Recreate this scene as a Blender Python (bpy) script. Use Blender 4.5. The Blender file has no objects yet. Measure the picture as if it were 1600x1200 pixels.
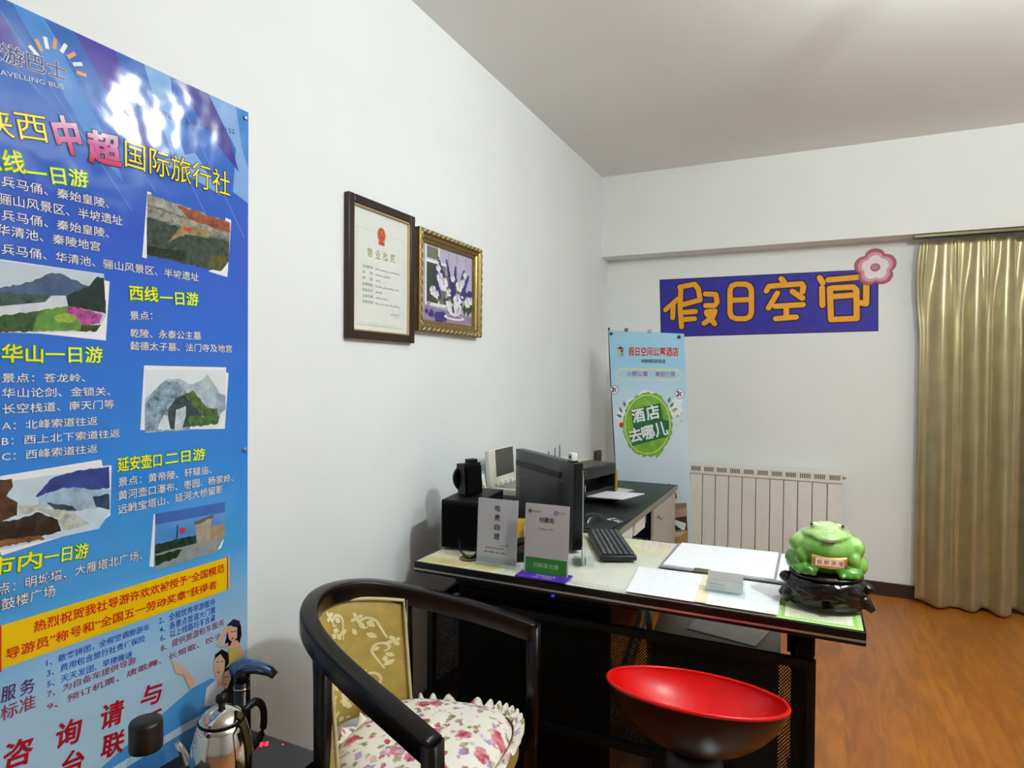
import bpy, bmesh, math, random
from mathutils import Vector, Matrix
from mathutils.geometry import tessellate_polygon
random.seed(7)
PI = math.pi
SC = bpy.context.scene
COL = SC.collection

# ------------------------------------------------------------------ camera
F_PX, YAW, PITCH, ROLL = 1002.43, -.443869, -.0150634, -.0081665
EYE = Vector((0, 0, 1.42))
fw = Vector((math.sin(YAW)*math.cos(PITCH), math.cos(YAW)*math.cos(PITCH), math.sin(PITCH)))
rt = Vector((math.cos(YAW), -math.sin(YAW), 0))
dn = fw.cross(rt)
RT = rt*math.cos(ROLL) + dn*math.sin(ROLL)
DN = -rt*math.sin(ROLL) + dn*math.cos(ROLL)
cam_data = bpy.data.cameras.new('camera')
cam = bpy.data.objects.new('camera', cam_data)
COL.objects.link(cam)
cam_data.sensor_fit = 'HORIZONTAL'
cam_data.sensor_width = 36
cam_data.lens = F_PX*36/1600
cam_data.clip_start = .02
m = Matrix((RT, -DN, -fw)).transposed().to_4x4()
m.translation = EYE
cam.matrix_world = m
SC.camera = cam

# ------------------------------------------------------------------ world, exposure, lights
w = bpy.data.worlds.new('world'); SC.world = w; w.use_nodes = True
w.node_tree.nodes['Background'].inputs[0].default_value = (.8, .85, .9, 1)
w.node_tree.nodes['Background'].inputs[1].default_value = .05
SC.view_settings.view_transform = 'Standard'
SC.view_settings.look = 'None'
SC.view_settings.gamma = 1
SC.view_settings.exposure = 0.28
LAMP_E = 190.0          # glow of the small globe in front of the desk
KEY_E = 470.0           # glow of the main globe right of the viewer
UP_E = 250.0            # glow of the unseen floor lamp added to brighten the ceiling
LAMP = Vector((.42, 2.36, 2.825))
KEY = Vector((1.0, 1.25, 2.68))

# ------------------------------------------------------------------ materials
def c(h):
    h = h.lstrip('#')
    v = [int(h[i:i+2], 16)/255 for i in (0, 2, 4)]
    return tuple(x/12.92 if x <= .04045 else ((x+.055)/1.055)**2.4 for x in v) + (1,)
MATS = {}
def mat(name, col, rough=.5, metal=0, var=.06, scale=30, bump=0, bscale=60, emit=0, spec=.5, coat=0, sss=0):
    if name in MATS: return MATS[name]
    M = bpy.data.materials.new(name); M.use_nodes = True
    nt = M.node_tree; b = nt.nodes['Principled BSDF']
    col = c(col) if isinstance(col, str) else col
    b.inputs['Roughness'].default_value = rough
    b.inputs['Metallic'].default_value = metal
    b.inputs['Specular IOR Level'].default_value = spec
    b.inputs['Coat Weight'].default_value = coat
    tc = nt.nodes.new('ShaderNodeTexCoord')
    n = nt.nodes.new('ShaderNodeTexNoise'); n.inputs['Scale'].default_value = scale
    n.inputs['Detail'].default_value = 9 if var >= .2 else 3
    if var >= .2: n.inputs['Roughness'].default_value = .72
    nt.links.new(tc.outputs['Object'], n.inputs['Vector'])
    r = nt.nodes.new('ShaderNodeValToRGB')
    r.color_ramp.elements[0].position = .3; r.color_ramp.elements[1].position = .7
    r.color_ramp.elements[0].color = tuple(x*(1-var) for x in col[:3]) + (1,)
    r.color_ramp.elements[1].color = tuple(min(1, x*(1+var)) for x in col[:3]) + (1,)
    nt.links.new(n.outputs['Fac'], r.inputs['Fac'])
    nt.links.new(r.outputs['Color'], b.inputs['Base Color'])
    if emit:
        nt.links.new(r.outputs['Color'], b.inputs['Emission Color'])
        b.inputs['Emission Strength'].default_value = emit
    if sss:
        b.inputs['Subsurface Weight'].default_value = sss
        b.inputs['Subsurface Radius'].default_value = (.02, .03, .015)
        b.inputs['Subsurface Scale'].default_value = .5
    if bump:
        n2 = nt.nodes.new('ShaderNodeTexNoise'); n2.inputs['Scale'].default_value = bscale
        n2.inputs['Detail'].default_value = 4
        nt.links.new(tc.outputs['Object'], n2.inputs['Vector'])
        bp = nt.nodes.new('ShaderNodeBump'); bp.inputs['Strength'].default_value = bump
        bp.inputs['Distance'].default_value = .01
        nt.links.new(n2.outputs['Fac'], bp.inputs['Height'])
        nt.links.new(bp.outputs['Normal'], b.inputs['Normal'])
    MATS[name] = M
    return M
def nodes_of(M): return M.node_tree.nodes, M.node_tree.links, M.node_tree.nodes['Principled BSDF']

def glass_mat(name, tint='#fdfefe', rough=.02, refl=.06):
    """clear sheet: light goes straight through, with Fresnel reflections"""
    M = bpy.data.materials.new(name); M.use_nodes = True
    nt = M.node_tree; nt.nodes.clear()
    out = nt.nodes.new('ShaderNodeOutputMaterial')
    t = nt.nodes.new('ShaderNodeBsdfTransparent'); t.inputs[0].default_value = c(tint)
    g = nt.nodes.new('ShaderNodeBsdfGlossy'); g.inputs['Roughness'].default_value = rough
    f = nt.nodes.new('ShaderNodeLayerWeight'); f.inputs[0].default_value = .1
    ge = nt.nodes.new('ShaderNodeNewGeometry'); sb = nt.nodes.new('ShaderNodeMath'); sb.operation = 'SUBTRACT'; sb.use_clamp = True
    nt.links.new(f.outputs[0], sb.inputs[0]); nt.links.new(ge.outputs['Backfacing'], sb.inputs[1])
    mx = nt.nodes.new('ShaderNodeMixShader')
    nt.links.new(sb.outputs[0], mx.inputs[0]); nt.links.new(t.outputs[0], mx.inputs[1])
    nt.links.new(g.outputs[0], mx.inputs[2]); nt.links.new(mx.outputs[0], out.inputs[0])
    return M

# ------------------------------------------------------------------ object helpers
def tag(o, label=None, cat=None, group=None, kind=None):
    if label: o['label'] = label
    if cat: o['category'] = cat
    if group: o['group'] = group
    if kind: o['kind'] = kind
    return o
def thing(name, label, cat, loc=(0, 0, 0), rz=0, group=None):
    o = bpy.data.objects.new(name, None); COL.objects.link(o)
    o.empty_display_size = .05
    o.location = loc; o.rotation_euler = (0, 0, rz)
    return tag(o, label, cat, group)
def link(name, me, mats, parent=None):
    for x in (mats if isinstance(mats, (list, tuple)) else [mats]): me.materials.append(x)
    o = bpy.data.objects.new(name, me); COL.objects.link(o)
    if parent: o.parent = parent
    return o

class MB:
    def __init__(s): s.bm = bmesh.new(); s.mi = 0; s.M = Matrix()
    def at(s, loc=(0, 0, 0), rz=0, rx=0, ry=0):
        s.M = Matrix.Translation(loc) @ Matrix.Rotation(rz, 4, 'Z') @ Matrix.Rotation(ry, 4, 'Y') @ Matrix.Rotation(rx, 4, 'X'); return s
    def vs(s, pts): return [s.bm.verts.new(s.M @ Vector(p)) for p in pts]
    def face(s, v, smooth=False):
        try: f = s.bm.faces.new(v)
        except ValueError: return
        f.material_index = s.mi; f.smooth = smooth
    def box(s, x0, x1, y0, y1, z0, z1, bev=0):
        v = s.vs([(x, y, z) for z in (z0, z1) for y in (y0, y1) for x in (x0, x1)])
        fs = []
        for q in ((0, 2, 3, 1), (4, 5, 7, 6), (0, 1, 5, 4), (2, 6, 7, 3), (0, 4, 6, 2), (1, 3, 7, 5)):
            f = s.bm.faces.new([v[i] for i in q]); f.material_index = s.mi; fs.append(f)
        if bev:
            es = list({e for f in fs for e in f.edges})
            r = bmesh.ops.bevel(s.bm, geom=es, offset=bev, segments=2, affect='EDGES', profile=.6)
            for f in r['faces']: f.material_index = s.mi; f.smooth = True
        return s
    def lathe(s, prof, n=32, cx=0, cy=0, sx=1, sy=1, cap=True):
        rings = []
        for r, z in prof:
            rings.append(s.vs([(cx+sx*r*math.cos(2*PI*i/n), cy+sy*r*math.sin(2*PI*i/n), z) for i in range(n)]))
        for a, b in zip(rings, rings[1:]):
            for i in range(n): s.face((a[i], a[(i+1) % n], b[(i+1) % n], b[i]), True)
        if cap:
            s.face(rings[0][::-1]); s.face(rings[-1])
        return s
    def tube(s, path, r, n=10, cap=True, sq=None, closed=False):
        """round (or sq=(w,h) rectangular) bar along a path; r may be a list"""
        path = [Vector(p) for p in path]; N = len(path); rings = []
        for i, p in enumerate(path):
            a = path[max(0, i-1)] if not closed else path[i-1]
            b = path[min(N-1, i+1)] if not closed else path[(i+1) % N]
            t = (b-a).normalized()
            up = Vector((0, 0, 1)) if abs(t.z) < .95 else Vector((0, 1, 0))
            sd = t.cross(up).normalized(); up2 = sd.cross(t)
            ri = r[i] if isinstance(r, (list, tuple)) else r
            if sq:
                k = []
                for q in range(n):
                    an = 2*PI*q/n; ca, sa = math.cos(an), math.sin(an)
                    ee = .28
                    k.append(p + sd*sq[0]/2*math.copysign(abs(ca)**ee, ca) + up2*sq[1]/2*math.copysign(abs(sa)**ee, sa))
            else:
                k = [p + (sd*math.cos(2*PI*q/n) + up2*math.sin(2*PI*q/n))*ri for q in range(n)]
            rings.append(s.vs(k))
        prs = list(zip(rings, rings[1:])) + ([(rings[-1], rings[0])] if closed else [])
        for a, b in prs:
            for q in range(n): s.face((a[q], a[(q+1) % n], b[(q+1) % n], b[q]), True)
        if cap and not closed:
            s.face(rings[0][::-1]); s.face(rings[-1])
        return s
    def ball(s, cx, cy, cz, rx, ry=None, rz=None, n=16, k=10):
        ry = ry or rx; rz = rz or rx
        rings = [s.vs([(cx+rx*math.sin(PI*j/k)*math.cos(2*PI*i/n), cy+ry*math.sin(PI*j/k)*math.sin(2*PI*i/n), cz-rz*math.cos(PI*j/k)) for i in range(n)]) for j in range(1, k)]
        a = s.vs([(cx, cy, cz-rz)])[0]; b = s.vs([(cx, cy, cz+rz)])[0]
        for i in range(n):
            s.face((a, rings[0][(i+1) % n], rings[0][i]), True); s.face((b, rings[-1][i], rings[-1][(i+1) % n]), True)
        for p, q in zip(rings, rings[1:]):
            for i in range(n): s.face((p[i], p[(i+1) % n], q[(i+1) % n], q[i]), True)
        return s
    def grid(s, fn, nu, nv, flip=False):
        """surface fn(u,v) -> point, u and v in 0..1"""
        g = [s.vs([fn(i/nu, j/nv) for i in range(nu+1)]) for j in range(nv+1)]
        for j in range(nv):
            for i in range(nu):
                q = (g[j][i], g[j][i+1], g[j+1][i+1], g[j+1][i])
                s.face(q[::-1] if flip else q, True)
        return s
    def prism(s, pts, z0, z1):
        """outline (x,y) extruded in z"""
        a = s.vs([(x, y, z0) for x, y in pts]); b = s.vs([(x, y, z1) for x, y in pts]); n = len(pts)
        s.face(a[::-1]); s.face(b)
        for i in range(n): s.face((a[i], a[(i+1) % n], b[(i+1) % n], b[i]))
        return s
    def build(s, name, mats, parent=None, fix=True):
        if fix: bmesh.ops.recalc_face_normals(s.bm, faces=s.bm.faces)
        me = bpy.data.meshes.new(name); s.bm.to_mesh(me); s.bm.free()
        return link(name, me, mats, parent)

def ray(u, v): return RT*((u-800)/F_PX) + DN*((v-600)/F_PX) + fw

_txt = {}
def text_mesh(s, bold=0):
    """flat outline of a string -> (verts, faces, x0, x1, y0, y1)"""
    k = (s, bold)
    if k in _txt: return _txt[k]
    cu = bpy.data.curves.new('t', 'FONT'); cu.body = s; cu.size = 1; cu.resolution_u = 2; cu.offset = bold
    cu.fill_mode = 'FRONT'
    o = bpy.data.objects.new('t', cu)
    me = o.to_mesh()
    vs = [v.co.copy() for v in me.vertices]; fs = [tuple(p.vertices) for p in me.polygons]
    o.to_mesh_clear(); bpy.data.objects.remove(o); bpy.data.curves.remove(cu)
    xs = [v.x for v in vs] or [0, 1]; ys = [v.y for v in vs] or [0, 1]
    _txt[k] = (vs, fs, min(xs), max(xs), min(ys), max(ys))
    return _txt[k]

class Print:
    """flat printed / painted sheet: plane at P0 with axes ux, uy; layered ink in one mesh"""
    def __init__(s, P0, ux, uy, eps=.0004, base=0.0):
        s.P0 = Vector(P0); s.ux = Vector(ux).normalized(); s.uy = Vector(uy); s.uy = (s.uy - s.ux*s.uy.dot(s.ux)).normalized()
        s.n = s.ux.cross(s.uy); s.eps = eps; s.base = base
        s.bm = bmesh.new(); s.mats = []; s.k = 0
    def mi(s, m):
        if m not in s.mats: s.mats.append(m)
        return s.mats.index(m)
    def px(s, u, v):
        r = ray(u, v); t = (s.P0-EYE).dot(s.n)/r.dot(s.n); d = EYE + r*t - s.P0
        return (d.dot(s.ux), d.dot(s.uy))
    def w(s, x, y, lay): return s.P0 + s.ux*x + s.uy*y + s.n*(lay*s.eps + s.base)
    def poly(s, pts, m, lay=1):
        s.k = (s.k+1) % 48; lay = lay + s.k*3e-6/s.eps      # no two inks share one plane
        k = s.mi(m); v = [s.bm.verts.new(s.w(x, y, lay)) for x, y in pts]
        for t in tessellate_polygon([[Vector((x, y, 0)) for x, y in pts]]):
            try: f = s.bm.faces.new([v[i] for i in t])
            except ValueError: continue
            f.material_index = k
            f.normal_update()
            if f.normal.dot(s.n) < 0: f.normal_flip()
    def pp(s, pts, m, lay=1): s.poly([s.px(*p) for p in pts], m, lay)
    def rect(s, x0, y0, x1, y1, m, lay=1): s.poly([(x0, y0), (x1, y0), (x1, y1), (x0, y1)], m, lay)
    def disc(s, x, y, rx, ry, m, lay=1, n=20): s.poly([(x+rx*math.cos(2*PI*i/n), y+ry*math.sin(2*PI*i/n)) for i in range(n)], m, lay)
    def stroke(s, pts, wd, m, lay=1, closed=False):
        if closed: pts = list(pts)+[pts[0]]
        for (x0, y0), (x1, y1) in zip(pts, pts[1:]):
            L = math.hypot(x1-x0, y1-y0) or 1e-6; nx, ny = -(y1-y0)/L*wd/2, (x1-x0)/L*wd/2
            s.poly([(x0+nx, y0+ny), (x0-nx, y0-ny), (x1-nx, y1-ny), (x1+nx, y1+ny)], m, lay)
        for x, y in pts[1:-1]: s.disc(x, y, wd/2, wd/2, m, lay, 8)
    def text(s, t, a, b, h, m, lay=3, bold=0, out=None, obold=.03):
        """string whose ink runs from a to b (2D, lower edge), ink height h"""
        ax, ay = a; bx, by = b; W = math.hypot(bx-ax, by-ay); ex, ey = (bx-ax)/W, (by-ay)/W
        fat = max(0, bold-.012); bold = min(bold, .012)
        vs, fs, x0, x1, y0, y1 = text_mesh(t, bold)
        kx = W/(x1-x0); ky = (h/(y1-y0)) if h else kx; k = s.mi(m)
        fp = [(ax+ex*(v.x-x0)*kx-ey*(v.y-y0)*ky, ay+ey*(v.x-x0)*kx+ex*(v.y-y0)*ky) for v in vs]
        cnt = {}
        for f in fs:
            for p, q in zip(f, f[1:]+f[:1]): cnt[(min(p, q), max(p, q))] = cnt.get((min(p, q), max(p, q)), 0)+1
        rim = [e for e, n in cnt.items() if n == 1]
        def border(mm, wd, la):
            for p, q in rim:
                (xa, ya), (xb, yb) = fp[p], fp[q]; L = math.hypot(xb-xa, yb-ya)
                if L < 1e-7: continue
                dx, dy = (xb-xa)/L*wd, (yb-ya)/L*wd
                s.poly([(xa-dx*.7-dy, ya-dy*.7+dx), (xa-dx*.7+dy, ya-dy*.7-dx), (xb+dx*.7+dy, yb+dy*.7-dx), (xb+dx*.7-dy, yb+dy*.7+dx)], mm, la)
        if out: border(out, (obold+fat)*min(kx, ky), lay-.7)
        if fat: border(m, fat*min(kx, ky), lay-.01)
        s.k = (s.k+1) % 48; lay += s.k*3e-6/s.eps
        bv = [s.bm.verts.new(s.w(x, y, lay)) for x, y in fp]
        for f in fs:
            try: q = s.bm.faces.new([bv[i] for i in f]); q.material_index = k
            except ValueError: continue
            q.normal_update()
            if q.normal.dot(s.n) < 0: q.normal_flip()
    def ptext(s, t, a, b, hpx, m, lay=3, **kw):
        """same, ends given where they show on the sheet; hpx = ink height there at the left end"""
        A = s.px(*a); B = s.px(*b); T = s.px(a[0], a[1]-hpx)
        s.text(t, A, B, abs(T[1]-A[1]), m, lay, **kw)
    def lines(s, a, b, h, m, lay=3, n=18):
        """tiny unreadable print: a row of short ticks"""
        rr = random.Random(int(1e4*(a[0]+a[1]+b[0]))); x = 0
        W = b[0]-a[0]; st = W/n
        for i in range(n):
            q = rr.uniform(.55, .9); y = a[1]+(b[1]-a[1])*i/n
            s.rect(a[0]+i*st, y, a[0]+(i+q)*st, y+h*rr.uniform(.35, .6), m, lay)
            if rr.random() < .7: s.rect(a[0]+i*st, y+h*.7, a[0]+(i+q*.8)*st, y+h, m, lay)
    def build(s, name, parent=None):
        off = parent.matrix_basis.inverted() if parent else None
        if off: bmesh.ops.transform(s.bm, matrix=off, verts=s.bm.verts)
        me = bpy.data.meshes.new(name); s.bm.to_mesh(me); s.bm.free()
        return link(name, me, s.mats, parent)

# ================================================================== ROOM
XL, XR, YB, YF, ZC = -1.474, 4.2, 4.811, -4.2, 2.90
YBEAM, ZBEAM = 4.643, 2.305
wall_m = mat('white_wall_paint', '#eceff1', .85, var=.015, scale=3, bump=.03, bscale=120)
wallb_m = mat('white_wall_paint_back', '#edefed', .85, var=.015, scale=3, bump=.03, bscale=120)
ceil_m = mat('ceiling_paint', '#ebedeb', .9, var=.015, scale=2, bump=.04, bscale=90)

def floor_material():
    M = mat('laminate_floor', '#a8641c', .32)
    N, L, b = nodes_of(M)
    tc = N.new('ShaderNodeTexCoord'); mp = N.new('ShaderNodeMapping'); mp.inputs['Rotation'].default_value = (0, 0, PI/2)
    L.new(tc.outputs['Object'], mp.inputs[0])
    br = N.new('ShaderNodeTexBrick'); L.new(mp.outputs[0], br.inputs[0])
    br.inputs['Scale'].default_value = 1; br.inputs['Brick Width'].default_value = 1.21; br.inputs['Row Height'].default_value = .122
    br.inputs['Mortar Size'].default_value = .0009; br.inputs['Bias'].default_value = 0
    br.inputs['Color1'].default_value = c('#b26a1c'); br.inputs['Color2'].default_value = c('#a85f16'); br.inputs['Mortar'].default_value = c('#82491a')
    mp2 = N.new('ShaderNodeMapping'); mp2.inputs['Scale'].default_value = (14, 2.4, 1); L.new(tc.outputs['Object'], mp2.inputs[0])
    n = N.new('ShaderNodeTexNoise'); n.inputs['Scale'].default_value = 1.4; n.inputs['Detail'].default_value = 6; n.inputs['Distortion'].default_value = 1.2
    L.new(mp2.outputs[0], n.inputs[0])
    r = N.new('ShaderNodeValToRGB'); r.color_ramp.elements[0].position = .38; r.color_ramp.elements[1].position = .62
    r.color_ramp.elements[0].color = (.66, .6, .52, 1); r.color_ramp.elements[1].color = (1.0, 1.0, 1.0, 1)
    L.new(n.outputs['Fac'], r.inputs[0])
    mx = N.new('ShaderNodeMixRGB'); mx.blend_type = 'MULTIPLY'; mx.inputs[0].default_value = .85
    L.new(br.outputs[0], mx.inputs[1]); L.new(r.outputs[0], mx.inputs[2]); L.new(mx.outputs[0], b.inputs['Base Color'])
    return M
def struct(name, mb, m):
    return tag(mb.build(name, m), kind='structure')
struct('floor', MB().box(XL-.1, XR+.1, YF-.1, YB+.1, -.1, 0), floor_material())
struct('ceiling', MB().box(XL-.1, XR+.1, YF-.1, YB+.1, ZC, ZC+.1), ceil_m)
struct('wall_left', MB().box(XL-.1, XL, YF-.1, YB+.1, 0, ZC), wall_m)
struct('wall_right', MB().box(XR, XR+.1, YF-.1, YB+.1, 0, ZC), wall_m)
struct('wall_back', MB().box(XL, XR, YB, YB+.1, 0, ZC), wallb_m)
struct('wall_front', MB().box(XL, XR, YF-.1, YF, 0, ZC), wall_m)
struct('trim_1', MB().box(XL, XR, YBEAM, YB, ZBEAM, ZC), wallb_m)
base_m = mat('dark_brown_baseboard', '#33231f', .35, var=.1)
struct('baseboard_back', MB().box(XL, XR, YB-.014, YB, 0, .085).box(XL, XR, YB-.018, YB-.014, 0, .012), base_m)
struct('baseboard_left', MB().box(XL, XL+.014, YF, YB-.02, 0, .085), base_m)

# ceiling lamps
def emissive(name, col, e):
    return mat(name, col, .4, emit=e, var=.01)
def pendant(name, label, x, y, z, r, e, mn):
    t = thing(name, label, 'lamp', (x, y, ZC))
    MB().lathe([(.02, -.03), (.055, -.025), (.06, 0)], 32).build('ceiling_rose', mat('lamp_metal', '#d8d8d8', .3, .8), t)
    MB().lathe([(.012, min(-.031, z-ZC+r*.9)), (.012, -.03)], 16).build('lamp_stem', MATS['lamp_metal'], t)
    MB().ball(0, 0, z-ZC, r, n=24, k=16).build('lamp_globe', emissive(mn, '#f1faf8', e), t)
pendant('pendant_lamp', 'small white glass globe lamp hanging in front of the desk', LAMP.x, LAMP.y, LAMP.z, .06, LAMP_E, 'lamp_glass')
pendant('pendant_lamp', 'white globe lamp hanging to the right of the viewer', KEY.x, KEY.y, KEY.z, .07, KEY_E, 'key_lamp_glass')
t = thing('added_uplight', 'added floor lamp out of view that brightens the ceiling', 'lamp', (1.9, 2.0, 0))  # unseen lamp, added so the ceiling bounces soft fill light
MB().lathe([(.14, 0), (.14, .02), (.02, .03)], 32).build('lamp_base', MATS['lamp_metal'], t)
MB().lathe([(.012, .03), (.012, 1.72)], 16).build('lamp_stem', MATS['lamp_metal'], t)
MB().lathe([(.03, 1.70), (.12, 1.74), (.19, 1.84), (.185, 1.84), (.115, 1.75), (.03, 1.72)], 32).build('lamp_shade', MATS['lamp_metal'], t)
MB().lathe([(.02, 1.775), (.135, 1.775), (.13, 1.785), (.02, 1.79)], 32).build('lamp_diffuser', emissive('added_uplight_glass', '#f1faf8', UP_E), t)

# ================================================================== COUNTER AND DESK
black_lam_shade = mat('black_laminate_and_shade', '#070707', .4, spec=.25, var=.15)
black_metal = mat('black_metal', '#050505', .5, spec=.2, var=.1)
steel = mat('brushed_steel', '#b9b8b4', .42, 1, var=.05)
glass = glass_mat('clear_glass')
acryl = glass_mat('clear_acrylic', '#f8fbfb', .03)
CX0, CX1, CY0, CY1 = -1.29, .126, 1.912, 2.585
def perforated():
    M = mat('perforated_black_metal', '#040404', .55, spec=.15)
    N, L, b = nodes_of(M)
    tc = N.new('ShaderNodeTexCoord'); sp = N.new('ShaderNodeSeparateXYZ'); L.new(tc.outputs['Object'], sp.inputs[0])
    def mth(op, a, bb=None):
        n = N.new('ShaderNodeMath'); n.operation = op
        for i, x in enumerate((a, bb)):
            if x is None: continue
            if isinstance(x, (int, float)): n.inputs[i].default_value = x
            else: L.new(x, n.inputs[i])
        return n.outputs[0]
    P = .0085
    def lattice(ox, oz):
        u = mth('SUBTRACT', mth('FRACT', mth('ADD', mth('DIVIDE', sp.outputs[0], P), ox+100)), .5)
        v = mth('SUBTRACT', mth('FRACT', mth('ADD', mth('DIVIDE', sp.outputs[2], P*1.2), oz+100)), .5)
        v = mth('MULTIPLY', v, 1.2)
        return mth('SQRT', mth('ADD', mth('MULTIPLY', u, u), mth('MULTIPLY', v, v)))
    d = mth('MINIMUM', lattice(0, 0), lattice(.5, .5))
    L.new(mth('GREATER_THAN', d, .27), b.inputs['Alpha'])
    return M
t = thing('reception_counter', 'black counter desk with cream papers under glass and perforated front panel', 'desk', (0, 0, 0))
mb = MB().box(CX0, CX1, CY0, CY1, .712, .750, .002)
mb.build('counter_top', mat('counter_black', '#090808', .3, spec=.3, var=.1), t)
MB().box(CX0-.001, CX1+.001, CY0-.0015, CY0+.01, .722, .728).box(CX0-.0015, CX0+.01, CY0, CY1, .722, .728).build('edge_strip', steel, t)
MB().box(CX0+.004, CX1-.004, CY0+.004, CY1-.004, .7525, .7575, .0008).build('glass_sheet', glass, t)
# front panel hung under the top
PX0, PX1, PY = -1.25, .008, 1.95
mb = MB().box(PX0, PX1, PY-.012, PY+.012, .612, .636).box(PX0, PX1, PY-.012, PY+.012, .25, .275)
for x in (PX0, PX1-.022): mb.box(x, x+.022, PY-.012, PY+.012, .275, .612)
mb.build('panel_frame', black_metal, t)
MB().box(PX0+.022, PX1-.022, PY-.001, PY+.001, .275, .612).build('perforated_panel', perforated(), t)
for x in (PX0+.03, -.05):
    mb = MB().box(x-.022, x+.056, 2.12, 2.34, .58, .712, .004).box(x-.012, x+.054, 2.19, 2.27, .05, .58, .004).box(x-.03, x+.03, 1.98, 2.5, 0, .05, .008)
    mb.box(x-.008, x+.008, PY, 2.2, .6, .63)
    mb.build('leg', black_metal, t)
# grommet for cables
MB().lathe([(.03, .7508), (.034, .7585), (.026, .7585), (.024, .7512)], 24, cx=-1.125, cy=2.02).build('cable_grommet', mat('grommet_plastic', '#6d6440', .5), t)
# cream paper lining under the glass
cream = mat('cream_paper', '#e6dcc0', .7, var=.04, scale=9)
ink = mat('dark_ink', '#3a3a40', .7)
ink2 = mat('grey_ink', '#a5a6ad', .7)
p = Print((CX0, CY0, .7505), (1, 0, 0), (0, 1, 0), eps=.00015)
W, D = CX1-CX0, CY1-CY0
p.rect(.006, .006, 1.20, D-.006, cream, 0)
p.rect(.01, .01, .20, .085, mat('yellowed_paper', '#d8c98f', .7, var=.06), 1)
p.rect(.21, .01, .30, .10, mat('pale_yellow_paper', '#dccf9c', .7, var=.06), 1)
p.rect(.32, .012, 1.0, .43, mat('grey_cream_paper', '#e3dfd2', .7, var=.04, scale=12), 1)
for i in range(3): p.lines((.50, .03+.013*i), (.76, .012+.013*i), .005, ink if i == 0 else ink2, 2, 30)
tag(p.build('paper_lining'), 'cream papers laid flat under the counter glass', 'paper')
# certificate under the glass, right end
green_p = mat('pale_green_paper', '#bfe08c', .6, var=.05, scale=60)
p = Print((-.095, CY0+.006, .7513), (1, 0, 0), (0, 1, 0), eps=.00012)
p.rect(0, 0, .215, .29, green_p, 0)
p.rect(.012, .012, .203, .278, mat('mid_green_paper', '#a3d173', .6), 1)
p.rect(.022, .022, .193, .268, mat('certificate_cream', '#f4f0d4', .6), 2)
for i in range(4): p.lines((.035, .03+i*.014), (.18, .03+i*.014), .004, mat('olive_ink', '#a7a877', .6), 3, 22)
for i in range(15): p.rect(.0145+i*.0128, .0145, .0145+i*.0128+.006, .0195, green_p, 3)
tag(p.build('certificate'), 'green bordered certificate under the glass below the jade toad', 'certificate')
# pink note under glass at the back edge
p = Print((-.59, 2.515, .7512), (1, 0, 0), (0, 1, 0), eps=.00012)
pk = mat('pink_note', '#e6a0b6', .7); p.rect(0, 0, .115, .05, mat('pale_note', '#f3e4dc', .7), 0)
for i in range(3): p.lines((.004, .006+i*.014), (.11, .006+i*.014), .010, pk, 1, 9)
tag(p.build('pink_note'), 'small pink printed note at the back edge of the counter', 'note')

# things stored under the counter
t = thing('computer_cabinet', 'black cabinet standing under the left half of the counter', 'cabinet', (0, 0, 0))
MB().prism([(-1.155, 2.0), (-.59, 2.0), (-.665, 2.25), (-1.155, 2.25)], 0, .70).build('cabinet_body', mat('cabinet_black', '#030303', .5, spec=.15), t)
MB().box(-1.14, -.885, 1.988, 2.0, .04, .66, .003).build('door', MATS['cabinet_black'], t)
MB().box(-.87, -.61, 1.988, 2.0, .04, .66, .003).build('door', MATS['cabinet_black'], t)
MB().ball(-.787, 1.987, .683, .006, n=10, k=6).build('indicator_light', emissive('blue_led', '#2018ff', 2.5), t)
t = thing('storage_box', 'low dark grey cabinet behind the perforated panel', 'cabinet', (0, 0, 0))
mb = MB().prism([(-.515, 2.27), (-.10, 2.25), (-.115, 2.62), (-.54, 2.62)], .0, .49)
mb.build('cabinet_body', mat('dark_grey_board', '#3b3833', .55, var=.08), t)
MB().prism([(-.52, 2.26), (-.095, 2.24), (-.11, 2.63), (-.545, 2.63)], .49, .5).build('cabinet_top', mat('grey_brown_board', '#b0a594', .5, var=.1, scale=14), t)
p = Print((0, 0, .5), (1, 0, 0), (0, 1, 0), base=.001)
sh = [(-.415, 2.37), (-.178, 2.315), (-.135, 2.50), (-.385, 2.56)]
mb = MB().prism(sh, .5005, .5035)
tag(mb.build('plastic_sheet', mat('grey_plastic_film', '#d3cdc0', .25, var=.1, scale=25)), 'clear grey plastic sheet lying on the low cabinet under the counter', 'sheet')
t = thing('folding_stool', 'white folding stool with a bolted leg seen below the counter edge', 'stool', (-.652, 2.60, 0))
ivory = mat('ivory_metal', '#f2ecdc', .4)
for s in (-1, 1):
    y = s*.11
    MB().tube([(-.10, y, 0), (.06, y, .56)], .02, sq=(.02, .062), n=12).build('leg', ivory, t)
    MB().tube([(.088, y, 0), (.068, y, .56)], .02, sq=(.018, .04), n=12).build('leg', ivory, t)
MB().at((-.02, -.121, .28), rx=PI/2).lathe([(.011, 0), (.011, .006), (.005, .008)], 14).build('bolt', steel, t)
MB().at((.032, -.121, .455), rx=PI/2).lathe([(.011, 0), (.011, .006), (.005, .008)], 14).build('bolt', steel, t)
MB().box(-.0, .15, -.15, .15, .555, .58, .008).build('seat', mat('stool_pad', '#26221e', .6), t)

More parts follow.
